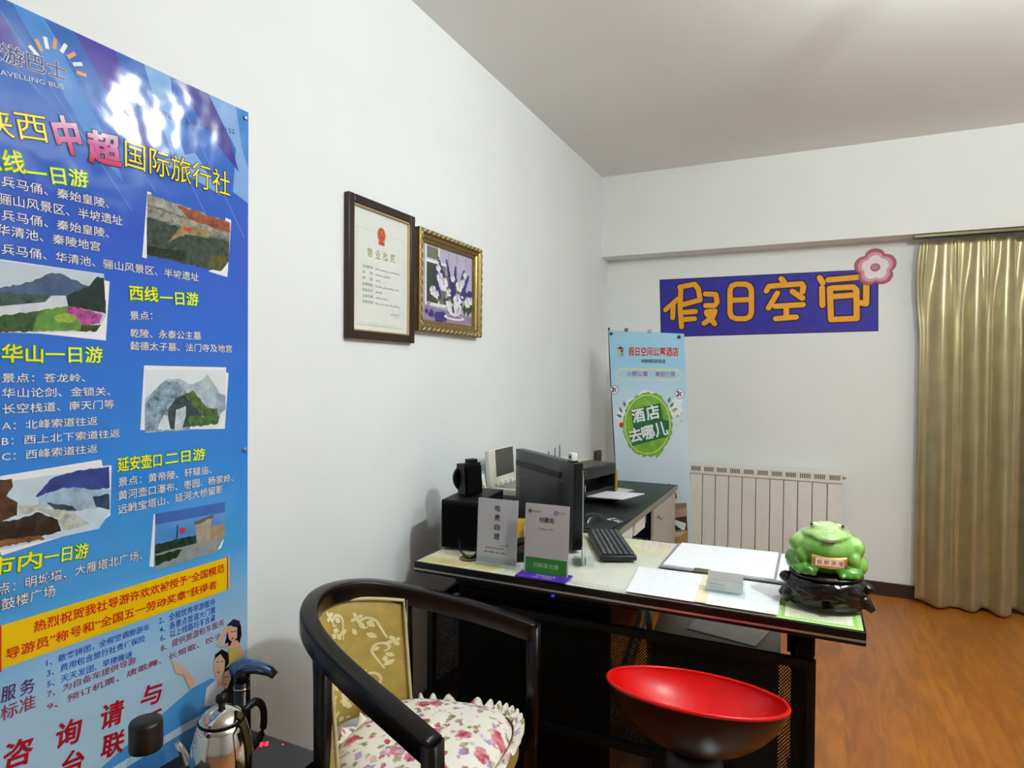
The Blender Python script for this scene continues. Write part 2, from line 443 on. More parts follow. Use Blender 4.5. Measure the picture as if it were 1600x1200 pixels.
# return desk along the left wall
t = thing('office_desk', 'black topped grey desk running along the left wall', 'desk', (0, 0, 0))
DX0, DX1, DY0, DY1 = XL+.006, -.765, 2.612, 3.985
desk_grey = mat('grey_laminate', '#a8a294', .45, var=.05)
MB().box(DX0, DX1, DY0, DY1, .722, .750, .002).build('desk_top', mat('desk_black', '#0d0e0f', .4, spec=.35, var=.2, scale=50), t)
MB().box(DX1-.001, DX1+.002, DY0, DY1, .7225, .7495).build('edge_band', mat('grey_edge_band', '#7f7a6c', .4), t)
MB().box(DX0, DX1-.03, DY1-.02, DY1-.002, .0, .72).build('back_panel', black_lam_shade, t)
MB().box(DX0, DX1-.02, DY0+.01, DY0+.03, 0, .72).build('side_panel', desk_grey, t)
cb = MB().box(DX0+.2, DX1-.022, 3.38, DY1-.02, .16, .72).build('drawer_unit', black_lam_shade, t)  # body coloured black to stand in for the shade under the desktop
dr_ = MB().box(DX1-.022, DX1-.006, 3.39, DY1-.03, .18, .71, .002).build('door', mat('warm_grey_laminate', '#b0aa9b', .4), t)
MB().at((DX1-.006, 3.47, .655), ry=PI/2).lathe([(.006, 0), (.006, .012), (.015, .016), (.015, .024), (.006, .027)], 20).build('knob', steel, dr_)
kd_ = MB().box(DX0+.1, DX1-.02, 2.66, 3.28, .66, .716).build('keyboard_drawer', mat('drawer_grey', '#4a463e', .45), t)
MB().box(DX1-.02, DX1-.008, 2.72, 2.96, .655, .712, .002).build('drawer_label', mat('white_label', '#dedcd2', .5), kd_)
MB().box(DX1-.02, DX1-.008, 3.0, 3.2, .655, .712, .002).build('drawer_label', MATS['white_label'], kd_)

# ================================================================== DESK-TOP EQUIPMENT
blk = mat('black_plastic', '#070808', .42, spec=.3, var=.12)
blk2 = mat('black_cloth', '#030303', .9, spec=.1, var=.2, scale=200)
GT = .7576    # top of the counter glass
# subwoofer
t = thing('subwoofer', 'large black speaker box standing at the wall end of the counter', 'speaker', (-1.155, 2.10, GT), math.radians(8))
MB().box(-.135, .02, .012, .30, 0, .182, .004).build('enclosure', mat('speaker_vinyl', '#0c0e0e', .5, spec=.3, var=.15, scale=80), t)
MB().box(-.128, .013, .0, .012, .01, .17, .004).build('grille', blk2, t)
for sx in (-.115, 0):
    for sy in (.03, .28): MB().lathe([(.01, -.0001), (.01, .0)], 12, cx=sx, cy=sy).build('rubber_foot', blk, t)
t = thing('desk_speaker', 'small black speaker with a round back on top of the subwoofer', 'speaker', (-1.250, 2.232, GT+.1825), math.radians(-18))
MB().at((0, 0, 0), ry=math.radians(-5)).prism([(-.022, -.035), (.032, -.045), (.032, .045), (-.022, .035)], 0, .125).build('speaker_body', blk, t)
MB().at((-.024, 0, .065), ry=-PI/2).lathe([(.055, -.004), (.055, .006), (.045, .022), (.02, .03)], 28).build('rear_housing', blk, t)
MB().at((.032, 0, .062), ry=math.radians(-5)).box(0, .004, -.04, .04, -.055, .055, .002).build('grille', blk2, t)
MB().box(-.01, .022, -.012, .03, .122, .142, .004).build('top_knob', blk, t)
# photo card behind the speaker
t = thing('photo_card', 'small white and orange picture card leaning behind the small speaker', 'card', (-1.335, 2.50, .885), math.radians(70))
pc = Print((-1.318, 2.452, .888), (.35, .94, 0), (-.10, .0, .35), eps=.0004)
wht = mat('white_paper', '#eef0f4', .6, var=.02)
pc.rect(0, 0, .05, .105, mat('card_blue', '#86a8cc', .5), 0); pc.rect(.004, .004, .046, .095, wht, 1)
pc.disc(.018, .06, .012, .018, mat('card_orange', '#d8662a', .5), 2); pc.disc(.03, .035, .01, .014, mat('card_gold', '#c9a24c', .5), 2)
o = pc.build('picture', None); o.parent = t; o.matrix_parent_inverse = t.matrix_basis.inverted()
MB().at((.02, .0, 0)).box(-.01, .02, -.05, .05, -.135, .02, .002).build('card_block', blk, t)
# white card terminal / open laptop on its stand
ivp = mat('ivory_plastic', '#dcd9cf', .4, var=.03)
t = thing('card_terminal', 'white machine with a raised dark screen beside the left wall', 'machine', (-1.31, 2.70, 0))
bu_ = MB().at((0, 0, 0)).box(-.08, .30, -.06, .20, .862, .893, .006).build('base_unit', ivp, t)
MB().box(-.045, .27, -.03, .17, .893, .896).build('keypad', mat('grey_keys', '#8f918e', .5), bu_)
sh_ = MB().at((-.055, 0, .89), ry=math.radians(-4)).box(-.012, .010, -.07, .19, 0, .175, .005).build('screen_housing', ivp, t)
MB().at((-.055, 0, .89), ry=math.radians(-4)).box(.010, .012, -.005, .185, .045, .172).build('screen', mat('dark_screen', '#4a4741', .3), sh_)
for yy in (-.012, .03, .09, .14): MB().box(-.05, -.03, yy-.012, yy+.012, .893, .912, .004).build('hinge', ivp, t)
for xx in (-.05, .26): MB().box(xx, xx+.02, -.03, .17, .7505, .862, .003).build('stand_leg', steel, t)

# monitor seen from behind
A50 = math.radians(50)
t = thing('monitor', 'black monitor seen from behind on the counter', 'monitor', (-.80, 2.262, GT), A50)
# local: y runs along the screen (right edge at y=0), x points to the user
mb = MB()
def shell(u, v):
    y = .51*u; z = .006+.327*v
    e = min(1, min(u, 1-u)*6)*min(1, min(v, 1-v)*5)
    return (-.018-.022*e**.6, y, z)
mb.grid(shell, 24, 16, True)
rs_ = mb.build('rear_shell', mat('monitor_shell', '#2b2c2e', .36, spec=.4, var=.05), t)
bz_ = MB().box(-.018, .022, 0, .51, .006, .333, .003).build('bezel', mat('monitor_bezel', '#060606', .3, spec=.3), t)
MB().box(.022, .0225, .012, .498, .03, .322).build('screen', mat('monitor_screen', '#050608', .1), bz_)
MB().box(-.0425, -.0395, .07, .46, .268, .292, .001).build('vent_strip', mat('vent_grey', '#17181a', .6), rs_)
MB().box(-.05, -.0, .19, .32, .0, .10, .004).build('stand_neck', blk, t)
MB().lathe([(.11, 0), (.11, .006), (.03, .012)], 32, cx=.02, cy=.255, sx=.9).build('stand_foot', blk, t)
p = Print((0, 0, 0), (0, -1, 0), (0, 0, 1)); p.P0 = Vector((-.041, .44, .225))
lg = mat('dull_lettering', '#4a4b4e', .5)
p.disc(.015, .006, .008, .008, lg, 0, 14); p.disc(.04, .006, .012, .007, lg, 0, 14); p.rect(.055, 0, .09, .012, lg, 0)
o = p.build('rear_logo'); o.parent = rs_
t = thing('webcam', 'small white camera block clipped on the monitor top corner', 'camera', (-.815, 2.275, 1.0912), A50)
MB().box(-.012, .012, .006, .036, .0, .034, .003).build('camera_body', mat('webcam_white', '#d9d8d2', .4), t)
MB().box(-.014, .014, .004, .038, -.0, .006, .002).build('clip', blk, t)
MB().at((-.012, .021, .018), ry=-PI/2).lathe([(.006, 0), (.005, .002)], 14).build('lens', blk, t)

# tall clear acrylic holder right of the monitor
t = thing('acrylic_holder', 'tall clear acrylic holder seen edge-on beside the keyboard', 'holder', (-.745, 2.16, GT), math.radians(20))
MB().box(-.0015, .0015, -.06, .06, .004, .315).build('front_sheet', acryl, t)
MB().box(.008, .011, -.06, .06, .004, .315).build('rear_sheet', acryl, t)
pe = mat('polished_edge', '#a9b4b4', .15)
for yy in (-.0605, .0595): MB().box(-.0015, .0015, yy, yy+.001, .004, .315).build('front_edge', pe, t)
MB().box(-.03, .04, -.06, .06, 0, .004).build('holder_base', acryl, t)
MB().box(-.0035, -.0018, -.055, -.012, .01, .055).build('price_tag', mat('grey_tag', '#8f8d86', .4), t)

# keyboard
def keyboard():
    a = Vector((-.762, 2.50)); b = Vector((-.607, 2.18)); d = (b-a).normalized(); nrm = Vector((-d.y, d.x))
    t = thing('keyboard', 'black keyboard lying on the counter in front of the monitor', 'keyboard', (-.70, 2.365, GT), math.atan2(d.y, d.x))
    MB().at((0, 0, 0)).box(-.215, .165, -.065, .065, .002, .020, .004).build('keyboard_case', mat('keyboard_black', '#141517', .4), t)
    km = mat('key_caps', '#26282c', .45); lm = mat('key_legend', '#b9bdc4', .5)
    for r in range(6):
        mb = MB(); n = 17
        for k in range(n):
            x = -.208 + k*.0215; y = -.055 + r*.019
            mb.mi = 0; mb.box(x, x+.018, y, y+.016, .020, .0255, .001)
            mb.mi = 1; mb.box(x+.004, x+.009, y+.008, y+.012, .0255, .0257)
        mb.build('key_row', [km, lm], t)
keyboard()
# mouse pad and mouse on the return desk
p_m = mat('mouse_pad_cloth', '#16181d', .75)
t = thing('mouse_pad', 'dark mouse pad with white lettering on the black desk', 'mouse pad', (-.90, 2.82, .7503), math.radians(-8))
MB().box(-.14, .115, -.16, .14, 0, .003, .001).build('pad', p_m, t)
p = Print((.02, .05, .0033), (.85, -.5, 0), (.5, .85, 0)); wl = mat('white_lettering', '#dfe3ea', .6)
p.rect(0, 0, .012, .05, wl, 0); p.rect(0, 0, .03, .009, wl, 0); p.lines((.036, .01), (.085, .01), .028, wl, 0, 4)
o = p.build('lettering'); o.parent = t
t = thing('mouse', 'black computer mouse on the dark mouse pad', 'mouse', (-.92, 2.80, .7534), math.radians(60))
MB().grid(lambda u, v: ((u-.5)*.115, (v-.5)*.066*(1-.25*abs(2*u-1)**2), .036*max(0, (1-abs(2*u-1)**2.4))**.6*max(0, (1-abs(2*v-1)**2.6))**.6), 18, 14).build('mouse_shell', mat('mouse_black', '#0e0f11', .25), t)
MB().at((.03, 0, .0295), rx=PI/2).lathe([(.005, -.004), (.007, 0), (.005, .004)], 14).build('scroll_wheel', blk, t)

# printer
t = thing('printer', 'black printer with paper in its output tray at the back of the desk', 'printer', (-1.20, 3.36, .7503), math.radians(-14))
pm = mat('printer_black', '#1a1c1f', .3, var=.06)
MB().box(-.17, .14, -.2, .2, .0, .05, .006).box(-.17, .05, -.2, .2, .05, .115, .004).box(-.17, .14, -.2, -.18, .05, .12).box(-.17, .14, .18, .2, .05, .12).build('printer_body', pm, t)
MB().at((-.17, 0, .112)).box(0, .31, -.2, .2, .0, .065, .012).build('scanner_lid', pm, t)
MB().box(-.16, -.02, -.17, .17, .177, .182, .002).build('feed_cover', mat('beige_plastic', '#cdc3a9', .45), t)
MB().at((.12, 0, .022), ry=math.radians(-4)).prism([(0, -.12), (.20, -.10), (.22, .10), (0, .12)], -.008, 0).build('output_tray', pm, t)
MB().at((.141, .0, .12)).box(0, .003, -.18, .18, 0, .03).build('control_strip', mat('teal_black', '#1d2a2a', .2), t)
MB().box(.12, .145, .185, .203, .02, .13).build('yellow_tab', mat('yellow_plastic', '#b0902f', .5), t)
P0 = Vector((-1.20, 3.36, .7503))
t2 = thing('paper_stack', 'white paper lying in the printer output tray', 'paper', (-1.20, 3.36, .7503), math.radians(-14))
MB().at((.125, 0, .0245), ry=math.radians(-4)).prism([(0, -.105), (.235, -.12), (.25, .09), (0, .10)], 0, .004).build('sheets', mat('bright_paper', '#eceaf6', .6, var=.01), t2)
t = thing('wifi_router', 'white router with upright grey antennas behind the printer', 'router', (-1.30, 3.36, .9335), math.radians(-14))
MB().box(-.05, .05, -.08, .08, 0, .018, .004).build('router_body', mat('router_white', '#d4d2c8', .45), t)
for yy, hh in ((-.06, .06), (.0, .075), (.045, .085)): MB().tube([(-.03, yy, .018), (-.03, yy, hh)], .005).build('antenna', mat('antenna_grey', '#8b8f90', .5), t)
t = MB().prism([(-1.16, 3.60), (-.99, 3.555), (-.95, 3.68), (-1.12, 3.72)], .7503, .7516)
tag(t.build('booklet', mat('cream_booklet', '#d6ccb5', .6, var=.12, scale=60)), 'cream printed card lying beyond the printer on the desk', 'card')

# clutter behind the acrylic signs
t = thing('telephone', 'black desk telephone half hidden behind the acrylic signs', 'telephone', (-.92, 2.135, GT), math.radians(-60))
MB().prism([(-.05, -.08), (.05, -.08), (.05, .08), (-.05, .08)], 0, .028).build('phone_base', blk, t)
MB().tube([(-.0, -.085, .045), (0, -.05, .058), (0, .05, .058), (0, .085, .045)], [.02, .014, .014, .02], 12).build('handset', blk, t)
t = MB().at((-1.045, 2.29, GT), math.radians(20)).box(-.025, .025, -.03, .03, 0, .09, .002)
tag(t.build('yellow_box', mat('yellow_card', '#c99f2a', .6)), 'small yellow box behind the acrylic signs', 'box')
t = MB().at((-.985, 2.265, GT), math.radians(10)).box(-.03, .03, -.012, .012, 0, .075, .002)
tag(t.build('white_box', mat('white_card', '#e2e2e2', .6)), 'small white box behind the acrylic signs', 'box')
cab = MB()
cab.tube([(-1.20, 2.075, .80), (-1.18, 2.05, .765), (-1.15, 2.03, .762), (-1.125, 2.02, .75)], .003, 8)
cab.tube([(-1.20, 2.08, .765), (-1.16, 2.03, .764), (-1.125, 2.025, .75)], .0025, 8)
cab.tube([(-1.09, 2.07, .82), (-1.10, 2.05, .775), (-1.12, 2.025, .75)], .008, 8)
tag(cab.build('speaker_cable', mat('black_cable', '#101010', .5)), 'black cables running into the counter cable hole', 'cable')
cab = MB()
for k in range(4):
    x = -1.27+.022*k
    cab.tube([(x, 2.67+.01*k, .862), (x+.006, 2.66, .82), (x-.006, 2.65, .78), (x+.015, 2.66, .7535)], .0022, 6)
tag(cab.build('data_cable', mat('pale_cable', '#b9b8b3', .5)), 'grey cables hanging from the white machine', 'cable')

# acrylic signs
sign_grey = mat('silver_sign', '#b7b6b8', .35, var=.04, scale=12)
def lean(P0, rz, w_, h_, leanback=.06):
    ux = Vector((math.cos(rz), math.sin(rz), 0)); back = Vector((-math.sin(rz), math.cos(rz), 0))
    uy = Vector((0, 0, 1))*math.cos(leanback) + back*math.sin(leanback)
    return Print(P0, ux, uy, eps=.0003)
def slab(pr, w_, h_, th, name, m, parent, z0=0):
    mb = MB(); f = [pr.w(x, y, 0) for x, y in ((0, z0), (w_, z0), (w_, h_), (0, h_))]; b_ = [q - pr.n*th for q in f]
    inv = parent.matrix_basis.inverted(); v = mb.vs([inv @ q for q in f+b_])
    for q in ((0, 1, 2, 3), (7, 6, 5, 4), (0, 4, 5, 1), (1, 5, 6, 2), (2, 6, 7, 3), (3, 7, 4, 0)): mb.face([v[i] for i in q])
    return mb.build(name, m, parent)
t = thing('electricity_sign', 'grey acrylic sign with vertical lettering near the speaker box', 'sign', (-1.065, 1.975, GT), 0)
pr = lean((-1.072, 1.975, GT+.006), .03, .15, .22)
slab(pr, .152, .222, .003, 'sign_board', sign_grey, t)
pr.base = .0004
for i, ch in enumerate('电费自理'): pr.text(ch, (.065, .180-i*.0325), (.086, .180-i*.0325), .021, ink, 0, bold=.02)
pr.lines((.09, .063), (.122, .063), .005, ink, 0, 4)
pr.lines((.034, .050), (.108, .050), .005, ink, 0, 9); pr.lines((.03, .036), (.118, .036), .005, ink, 0, 10)
pr.build('lettering', t)
MB().box(-.008, .148, -.018, .03, 0, .006, .001).build('sign_base', acryl, t)
MB().box(-.008, .148, -.0045, -.0015, .006, .03, .0005).build('front_lip', acryl, t)
t = thing('payment_sign', 'grey payment sign with a green band and purple base', 'sign', (-.872, 1.94, GT), 0)
pr = lean((-.874, 1.94, GT+.006), .03, .15, .23)
slab(pr, .154, .228, .003, 'sign_board', mat('silver_sign_board', '#b5b0b1', .3, var=.04, scale=12), t)
pr.base = .0004
gr = mat('sign_green', '#2f7a2c', .35)
pr.rect(.006, .0, .150, .052, gr, 0)
pr.text('扫码享优惠', (.035, .020), (.122, .020), .016, mat('pale_green_ink', '#a8cfa0', .5), 1)
pr.build('green_band', t)
pr = lean((-.874, 1.94, GT+.006), .03, .15, .23); pr.base = .0004
pr.disc(.017, .203, .007, .007, mat('logo_green', '#3d7a45', .4), 0); pr.text('微信支付', (.026, .199), (.055, .199), .008, ink, 0)
pr.rect(.102, .196, .115, .209, mat('logo_blue', '#3b63a8', .4), 0); pr.text('支', (.104, .198), (.113, .198), .009, wht, 1); pr.text('支付宝', (.118, .199), (.140, .199), .008, ink, 0)
pr.text('付款处', (.05, .168), (.104, .168), .018, ink, 0, bold=.03)
pr.lines((.05, .145), (.104, .145), .004, ink, 0, 10)
pr.build('lettering', t)
pu = mat('purple_plastic', '#4a1fa8', .3)
MB().box(-.014, .160, -.045, .035, 0, .006, .002).build('sign_base', pu, t)
p = Print((0, -.04, .0065), (1, 0, 0), (0, 1, 0)); p.lines((.045, .004), (.065, .004), .009, wl, 0, 3); p.rect(.07, .004, .078, .013, mat('sign_red', '#c42a3a', .4), 0); p.lines((.082, .004), (.11, .004), .009, wl, 0, 4); p.lines((.05, .022), (.12, .022), .008, wl, 0, 7)
o = p.build('base_lettering'); o.parent = t

# loose papers on the glass
paper = mat('copy_paper', '#f0f1f6', .65, var=.015)
def sheet(name, label, corners, z, th=.0006, m=paper, lines=None):
    cx = sum(q[0] for q in corners)/4; cy = sum(q[1] for q in corners)/4
    mb = MB(); mb.prism(corners, z, z+th)
    if lines:
        mb.mi = 1
        A, B, Cc, Dd = [Vector((*q, z+th+.0002)) for q in corners]
        rr = random.Random(len(label))
        for (f0, f1, l0, l1) in lines:
            for k in range(14):
                u0 = l0+(l1-l0)*k/14; u1 = u0+(l1-l0)/14*rr.uniform(.5, .9)
                q = [A.lerp(B, u).lerp(Dd.lerp(Cc, u), f) for u, f in ((u0, f0), (u1, f0), (u1, f1), (u0, f1))]
                mb.face(mb.vs(q))
    return tag(mb.build(name, [m, mat('faint_ink', '#dcdde4', .7)]), label, 'paper', 'loose papers on the counter glass')
ln = lambda n, a=.12, b=.88: [(i/n*.8+.1, i/n*.8+.1+.012, a, b) for i in range(n)]
sheet('paper_sheet', 'white printed sheet at the counter front beside the card holder', [(-.520, 1.918), (-.315, 1.918), (-.333, 2.20), (-.548, 2.188)], GT+.0004, lines=[(.93, .955, .05, .75)]+ln(9))
sheet('paper_sheet', 'white sheet under the card holder beside the toad', [(-.285, 1.918), (-.09, 1.918), (-.09, 2.195), (-.31, 2.195)], GT+.0004, lines=ln(11))
sheet('cream_envelope', 'cream strip of paper between the two front sheets', [(-.318, 1.92), (-.283, 1.92), (-.300, 2.20), (-.332, 2.20)], GT+.0012, m=cream)
t = thing('clipboard', 'clipboard with a thick pad of white forms behind the card holder', 'clipboard', (0, 0, GT))
MB().prism([(-.485, 2.212), (-.075, 2.212), (-.075, 2.572), (-.485, 2.55)], .0005, .004).build('board', mat('clipboard_grey', '#8a8c90', .5), t)
MB().prism([(-.473, 2.224), (-.118, 2.222), (-.120, 2.567), (-.468, 2.545)], .0042, .010).build('paper_pad', paper, t)
MB().prism([(-.110, 2.224), (-.079, 2.224), (-.079, 2.567), (-.110, 2.567)], .0042, .007).build('loose_page', paper, t)
MB().box(-.365, -.315, 2.203, 2.225, .004, .013, .002).build('clip', mat('dull_brass', '#7e7358', .35, .8), t)
# card holder
t = thing('card_holder', 'clear holder with grey business cards on the white paper', 'card holder', (-.245, 2.03, GT+.0012), math.radians(2))
MB().at((0, 0, .001), rx=math.radians(-14)).box(-.052, .052, .010, .014, .028, .062, .0004).build('business_cards', mat('grey_card', '#c9c6c4', .5), t)
MB().at((0, 0, .001), rx=math.radians(-14)).box(-.052, .052, -.006, -.002, .006, .034, .0004).build('business_cards', mat('pale_card', '#d2cdcb', .5), t)
MB().box(-.062, .060, -.03, .03, 0, .003).build('holder_tray', acryl, t)
MB().at((0, 0, .002), rx=math.radians(-14)).box(-.056, .056, -.010, -.008, 0, .036).build('holder_front', acryl, t)
MB().at((0, 0, .002), rx=math.radians(-14)).box(-.056, .056, .016, .018, 0, .055).build('holder_back', acryl, t)
p = Print((0, -.006, .008), (1, 0, 0), (0, -.24, .97)); p.base = .0006
p.P0 = Vector((0, -.0045, .008))
o = None
p.lines((-.045, .022), (.0, .021), .004, mat('pink_ink', '#b79a9a', .6), 0, 10); p.lines((-.045, .013), (.005, .012), .003, ink2, 0, 12); p.lines((-.045, .007), (.005, .006), .003, ink2, 0, 12)
o = p.build('card_lettering'); o.parent = t

# ================================================================== JADE TOAD
def jade():
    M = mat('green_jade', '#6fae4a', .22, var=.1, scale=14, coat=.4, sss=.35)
    N, L, b = nodes_of(M)
    tc = N.new('ShaderNodeTexCoord'); n = N.new('ShaderNodeTexNoise'); n.inputs['Scale'].default_value = 13; n.inputs['Detail'].default_value = 4; n.inputs['Distortion'].default_value = .8
    L.new(tc.outputs['Object'], n.inputs[0])
    sp = N.new('ShaderNodeSeparateXYZ'); L.new(tc.outputs['Object'], sp.inputs[0])
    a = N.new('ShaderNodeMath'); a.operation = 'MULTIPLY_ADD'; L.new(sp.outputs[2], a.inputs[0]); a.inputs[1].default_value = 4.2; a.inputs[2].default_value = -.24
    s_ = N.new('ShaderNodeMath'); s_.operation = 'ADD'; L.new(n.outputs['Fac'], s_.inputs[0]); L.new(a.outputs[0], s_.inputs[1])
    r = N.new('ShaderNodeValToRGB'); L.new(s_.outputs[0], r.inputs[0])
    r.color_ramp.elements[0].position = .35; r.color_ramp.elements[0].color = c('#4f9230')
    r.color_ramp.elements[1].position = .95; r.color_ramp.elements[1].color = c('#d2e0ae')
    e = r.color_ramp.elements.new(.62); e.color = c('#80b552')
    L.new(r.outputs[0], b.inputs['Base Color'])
    return M
TX, TY = .03, 2.065
t = thing('jade_toad', 'green jade money toad figurine on a carved black stand', 'figurine', (TX, TY, GT+.098), math.radians(4))
mb = MB()    # faces -y
mb.ball(0, .015, .036, .094, .072, .046)             # belly
mb.ball(0, -.006, .074, .084, .070, .054)            # throat and chest
mb.ball(0, .012, .098, .078, .062, .032)             # back
mb.ball(0, -.008, .112, .066, .060, .020)            # upper jaw
mb.ball(0, -.048, .108, .040, .026, .011)            # snout
mb.ball(0, .000, .124, .042, .046, .022)             # crown
for s in (-1, 1):
    mb.ball(s*.031, -.014, .136, .012, .013, .010)   # eyes
    mb.ball(s*.068, -.004, .076, .032, .038, .034)   # shoulders
    mb.ball(s*.066, -.036, .048, .020, .024, .026)
    mb.ball(s*.070, .008, .028, .040, .056, .036)    # haunches
    mb.ball(s*.056, -.042, .016, .036, .030, .018)   # feet
    for k in range(3): mb.ball(s*(.036+.018*k), -.066+.004*k, .010, .010, .014, .008)
rr = random.Random(3)
for k in range(12):
    a = rr.uniform(.2, PI-.2); mb.ball(.060*math.cos(a), .02+.045*math.sin(a), rr.uniform(.10, .118), .008, .008, .007, 8, 6)
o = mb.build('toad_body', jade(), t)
md = o.modifiers.new('remesh', 'REMESH'); md.mode = 'VOXEL'; md.voxel_size = .0028; md.use_smooth_shade = True
md = o.modifiers.new('smooth', 'SMOOTH'); md.iterations = 14; md.factor = .5
dk = mat('dark_bead', '#1c1612', .2)
for s in (-1, 1): MB().ball(s*.040, -.020, .139, .0042, n=10, k=8).build('eye', dk, t)
MB().tube([(-.016, -.0715, .103), (-.008, -.0735, .1015), (.008, -.0735, .1015), (.016, -.0715, .103)], .0028, 8).build('mouth', mat('mouth_brown', '#5a4a24', .4), t)
gold = mat('gold_leaf', '#d8a860', .28, .7, var=.1)
pq = MB(); pq.grid(lambda u, v: (-.042+.088*u, -.083-.006*math.sin(PI*u), .038+.030*v-.004*math.sin(PI*u)), 14, 3)
pl_ = o = pq.build('gold_plaque', gold, t)
md = o.modifiers.new('solid', 'SOLIDIFY'); md.thickness = .003; md.offset = 1
p = Print((-.036, -.0925, .040), (1, 0, 0), (0, 0, 1), eps=.0004)
p.rect(.002, .001, .074, .0215, mat('plaque_cream', '#f8ead0', .4), 0)
for i, ch in enumerate('招财进宝'): p.text(ch, (.006+i*.018, .005), (.018+i*.018, .005), .012, mat('plaque_red', '#c02a1c', .4), 1, bold=.01)
o = p.build('plaque_lettering'); o.parent = pl_
# carved stand
t = thing('carved_stand', 'black carved wooden stand holding the jade toad', 'stand', (TX, TY, GT), math.radians(4))
def rough_ring(u, v):
    an = 2*PI*u
    z = .098*v
    prof = .93+.14*math.sin(PI*min(1, v*1.05))**.8 - .10*max(0, v-.8)*5
    k = 1+.022*math.sin(9*an+3*math.sin(4*v*PI))*math.sin(PI*v) + .010*math.sin(17*an+7*v)
    r = prof*k
    return (.103*r*math.cos(an), .082*r*math.sin(an), .012+z*.86)
mb = MB().grid(rough_ring, 96, 18)
o = mb.build('stand_body', mat('ebony_lacquer', '#070608', .22, var=.2, bump=.3, bscale=45), t)
MB().lathe([(.90, .09), (1.0, .0915), (1.0, .0975), (0.2, .0978)], 40, sx=.098, sy=.084).build('stand_rim', MATS['ebony_lacquer'], t)
MB().lathe([(.5, .006), (.98, .008), (.98, .014)], 40, sx=.1, sy=.08).build('stand_bottom', MATS['ebony_lacquer'], t)
for an, ln_ in ((200, .92), (340, 1.0), (270, .6), (20, 1), (160, 1)):
    a = math.radians(an); x, y = .105*math.cos(a), .083*math.sin(a)
    MB().tube([(x*.85, y*.85, .045), (x*1.02, y*1.02, .028), (x*1.2*ln_, y*1.2*ln_, .010)], [.022, .017, .009], 10).build('foot', MATS['ebony_lacquer'], t)
for an, z in ((185, .075), (352, .065)):
    a = math.radians(an); MB().ball(.105*math.cos(a), .083*math.sin(a), z, .02, .02, .016, 12, 8).build('carved_knot', MATS['ebony_lacquer'], t)

# ================================================================== RED STOOL
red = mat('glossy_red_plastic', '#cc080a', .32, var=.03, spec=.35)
t = thing('bar_stool', 'red plastic bowl seat bar stool in front of the counter', 'stool', (-.267, 1.64, 0))
def bowl(inset, depth, lift):
    def f(u, v):
        an = 2*PI*u
        ex, ey = .222-inset, .180-inset
        r = math.sin(v*PI/2)
        x = ex*math.cos(an)*r; y = ey*math.sin(an)*r
        zr = .632-.185*y
        return (x, y, zr - depth*math.cos(v*PI/2)**1.35+lift)
    return f
mb = MB()
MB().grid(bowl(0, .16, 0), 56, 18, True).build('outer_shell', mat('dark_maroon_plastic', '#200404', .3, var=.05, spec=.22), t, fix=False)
mb.grid(bowl(.007, .125, 0), 56, 18)
outer = [bowl(0, .16, 0)(i/56, 1) for i in range(56)]; inner = [bowl(.007, .125, 0)(i/56, 1) for i in range(56)]
mb.tube([((a[0]+b[0])/2, (a[1]+b[1])/2, a[2]) for a, b in zip(outer, inner)], .0048, 8, closed=True)
mb.build('seat_shell', red, t, fix=False)
MB().lathe([(.075, .425), (.072, .455), (.06, .49)], 28).build('seat_mount', mat('mount_black', '#1a1212', .4), t)
chrome = mat('chrome', '#d5d5d5', .12, 1, var=.02)
MB().lathe([(.028, .23), (.028, .43)], 24).build('gas_cylinder', chrome, t)
MB().lathe([(.042, .03), (.038, .05), (.036, .25)], 24).build('column', chrome, t)
MB().lathe([(.20, 0), (.20, .008), (.12, .02), (.05, .035)], 40).build('base_plate', chrome, t)
MB().tube([(.08, -.03, .45), (.13, -.05, .44), (.17, -.06, .43)], .005, 8).build('height_lever', chrome, t)

# ================================================================== ARMCHAIR
lac = mat('black_brown_lacquer', '#0b0504', .25, var=.15, spec=.35)
t = thing('round_back_armchair', 'black lacquered round back armchair with gold brocade at left front', 'chair', (-.928, 1.372, 0), math.radians(5))
half = [(-.272, 0, .812), (-.255, .075, .808), (-.21, .145, .795), (-.13, .20, .772), (-.03, .243, .745), (.10, .285, .710), (.222, .318, .672)]
ctrl = [Vector((x, -y, z)) for x, y, z in half[:0:-1]] + [Vector(h) for h in half]
def spline(P, n):
    out = []
    for i in range(len(P)-1):
        p0, p1, p2, p3 = P[max(0, i-1)], P[i], P[i+1], P[min(len(P)-1, i+2)]
        for k in range(n):
            q = k/n
            out.append(.5*((2*p1)+(p2-p0)*q+(2*p0-5*p1+4*p2-p3)*q*q+(3*p1-p0-3*p2+p3)*q**3))
    out.append(P[-1]); return out
rail = spline(ctrl, 6)
MB().tube(rail, .027, 20, sq=(.044, .054)).build('arm_rail', lac, t)
for s in (-1, 1):
    MB().tube([(.222, s*.318, .69), (.225, s*.315, .46), (.215, s*.30, 0)], .02, 12, sq=(.036, .044)).build('front_leg', lac, t)
    MB().tube([(-.135, s*.192, .765), (-.13, s*.194, .45), (-.137, s*.194, 0)], .02, 12, sq=(.034, .034)).build('back_leg', lac, t)
    MB().tube([(.22, s*.312, .40), (-.13, s*.19, .40)], .015, 10, sq=(.022, .05)).build('side_rail', lac, t)
MB().tube([(.222, -.31, .40), (.222, .31, .40)], .015, 10, sq=(.022, .05)).build('front_rail', lac, t)
MB().tube([(-.13, -.19, .40), (-.13, .19, .40)], .015, 10, sq=(.022, .05)).build('rear_rail', lac, t)
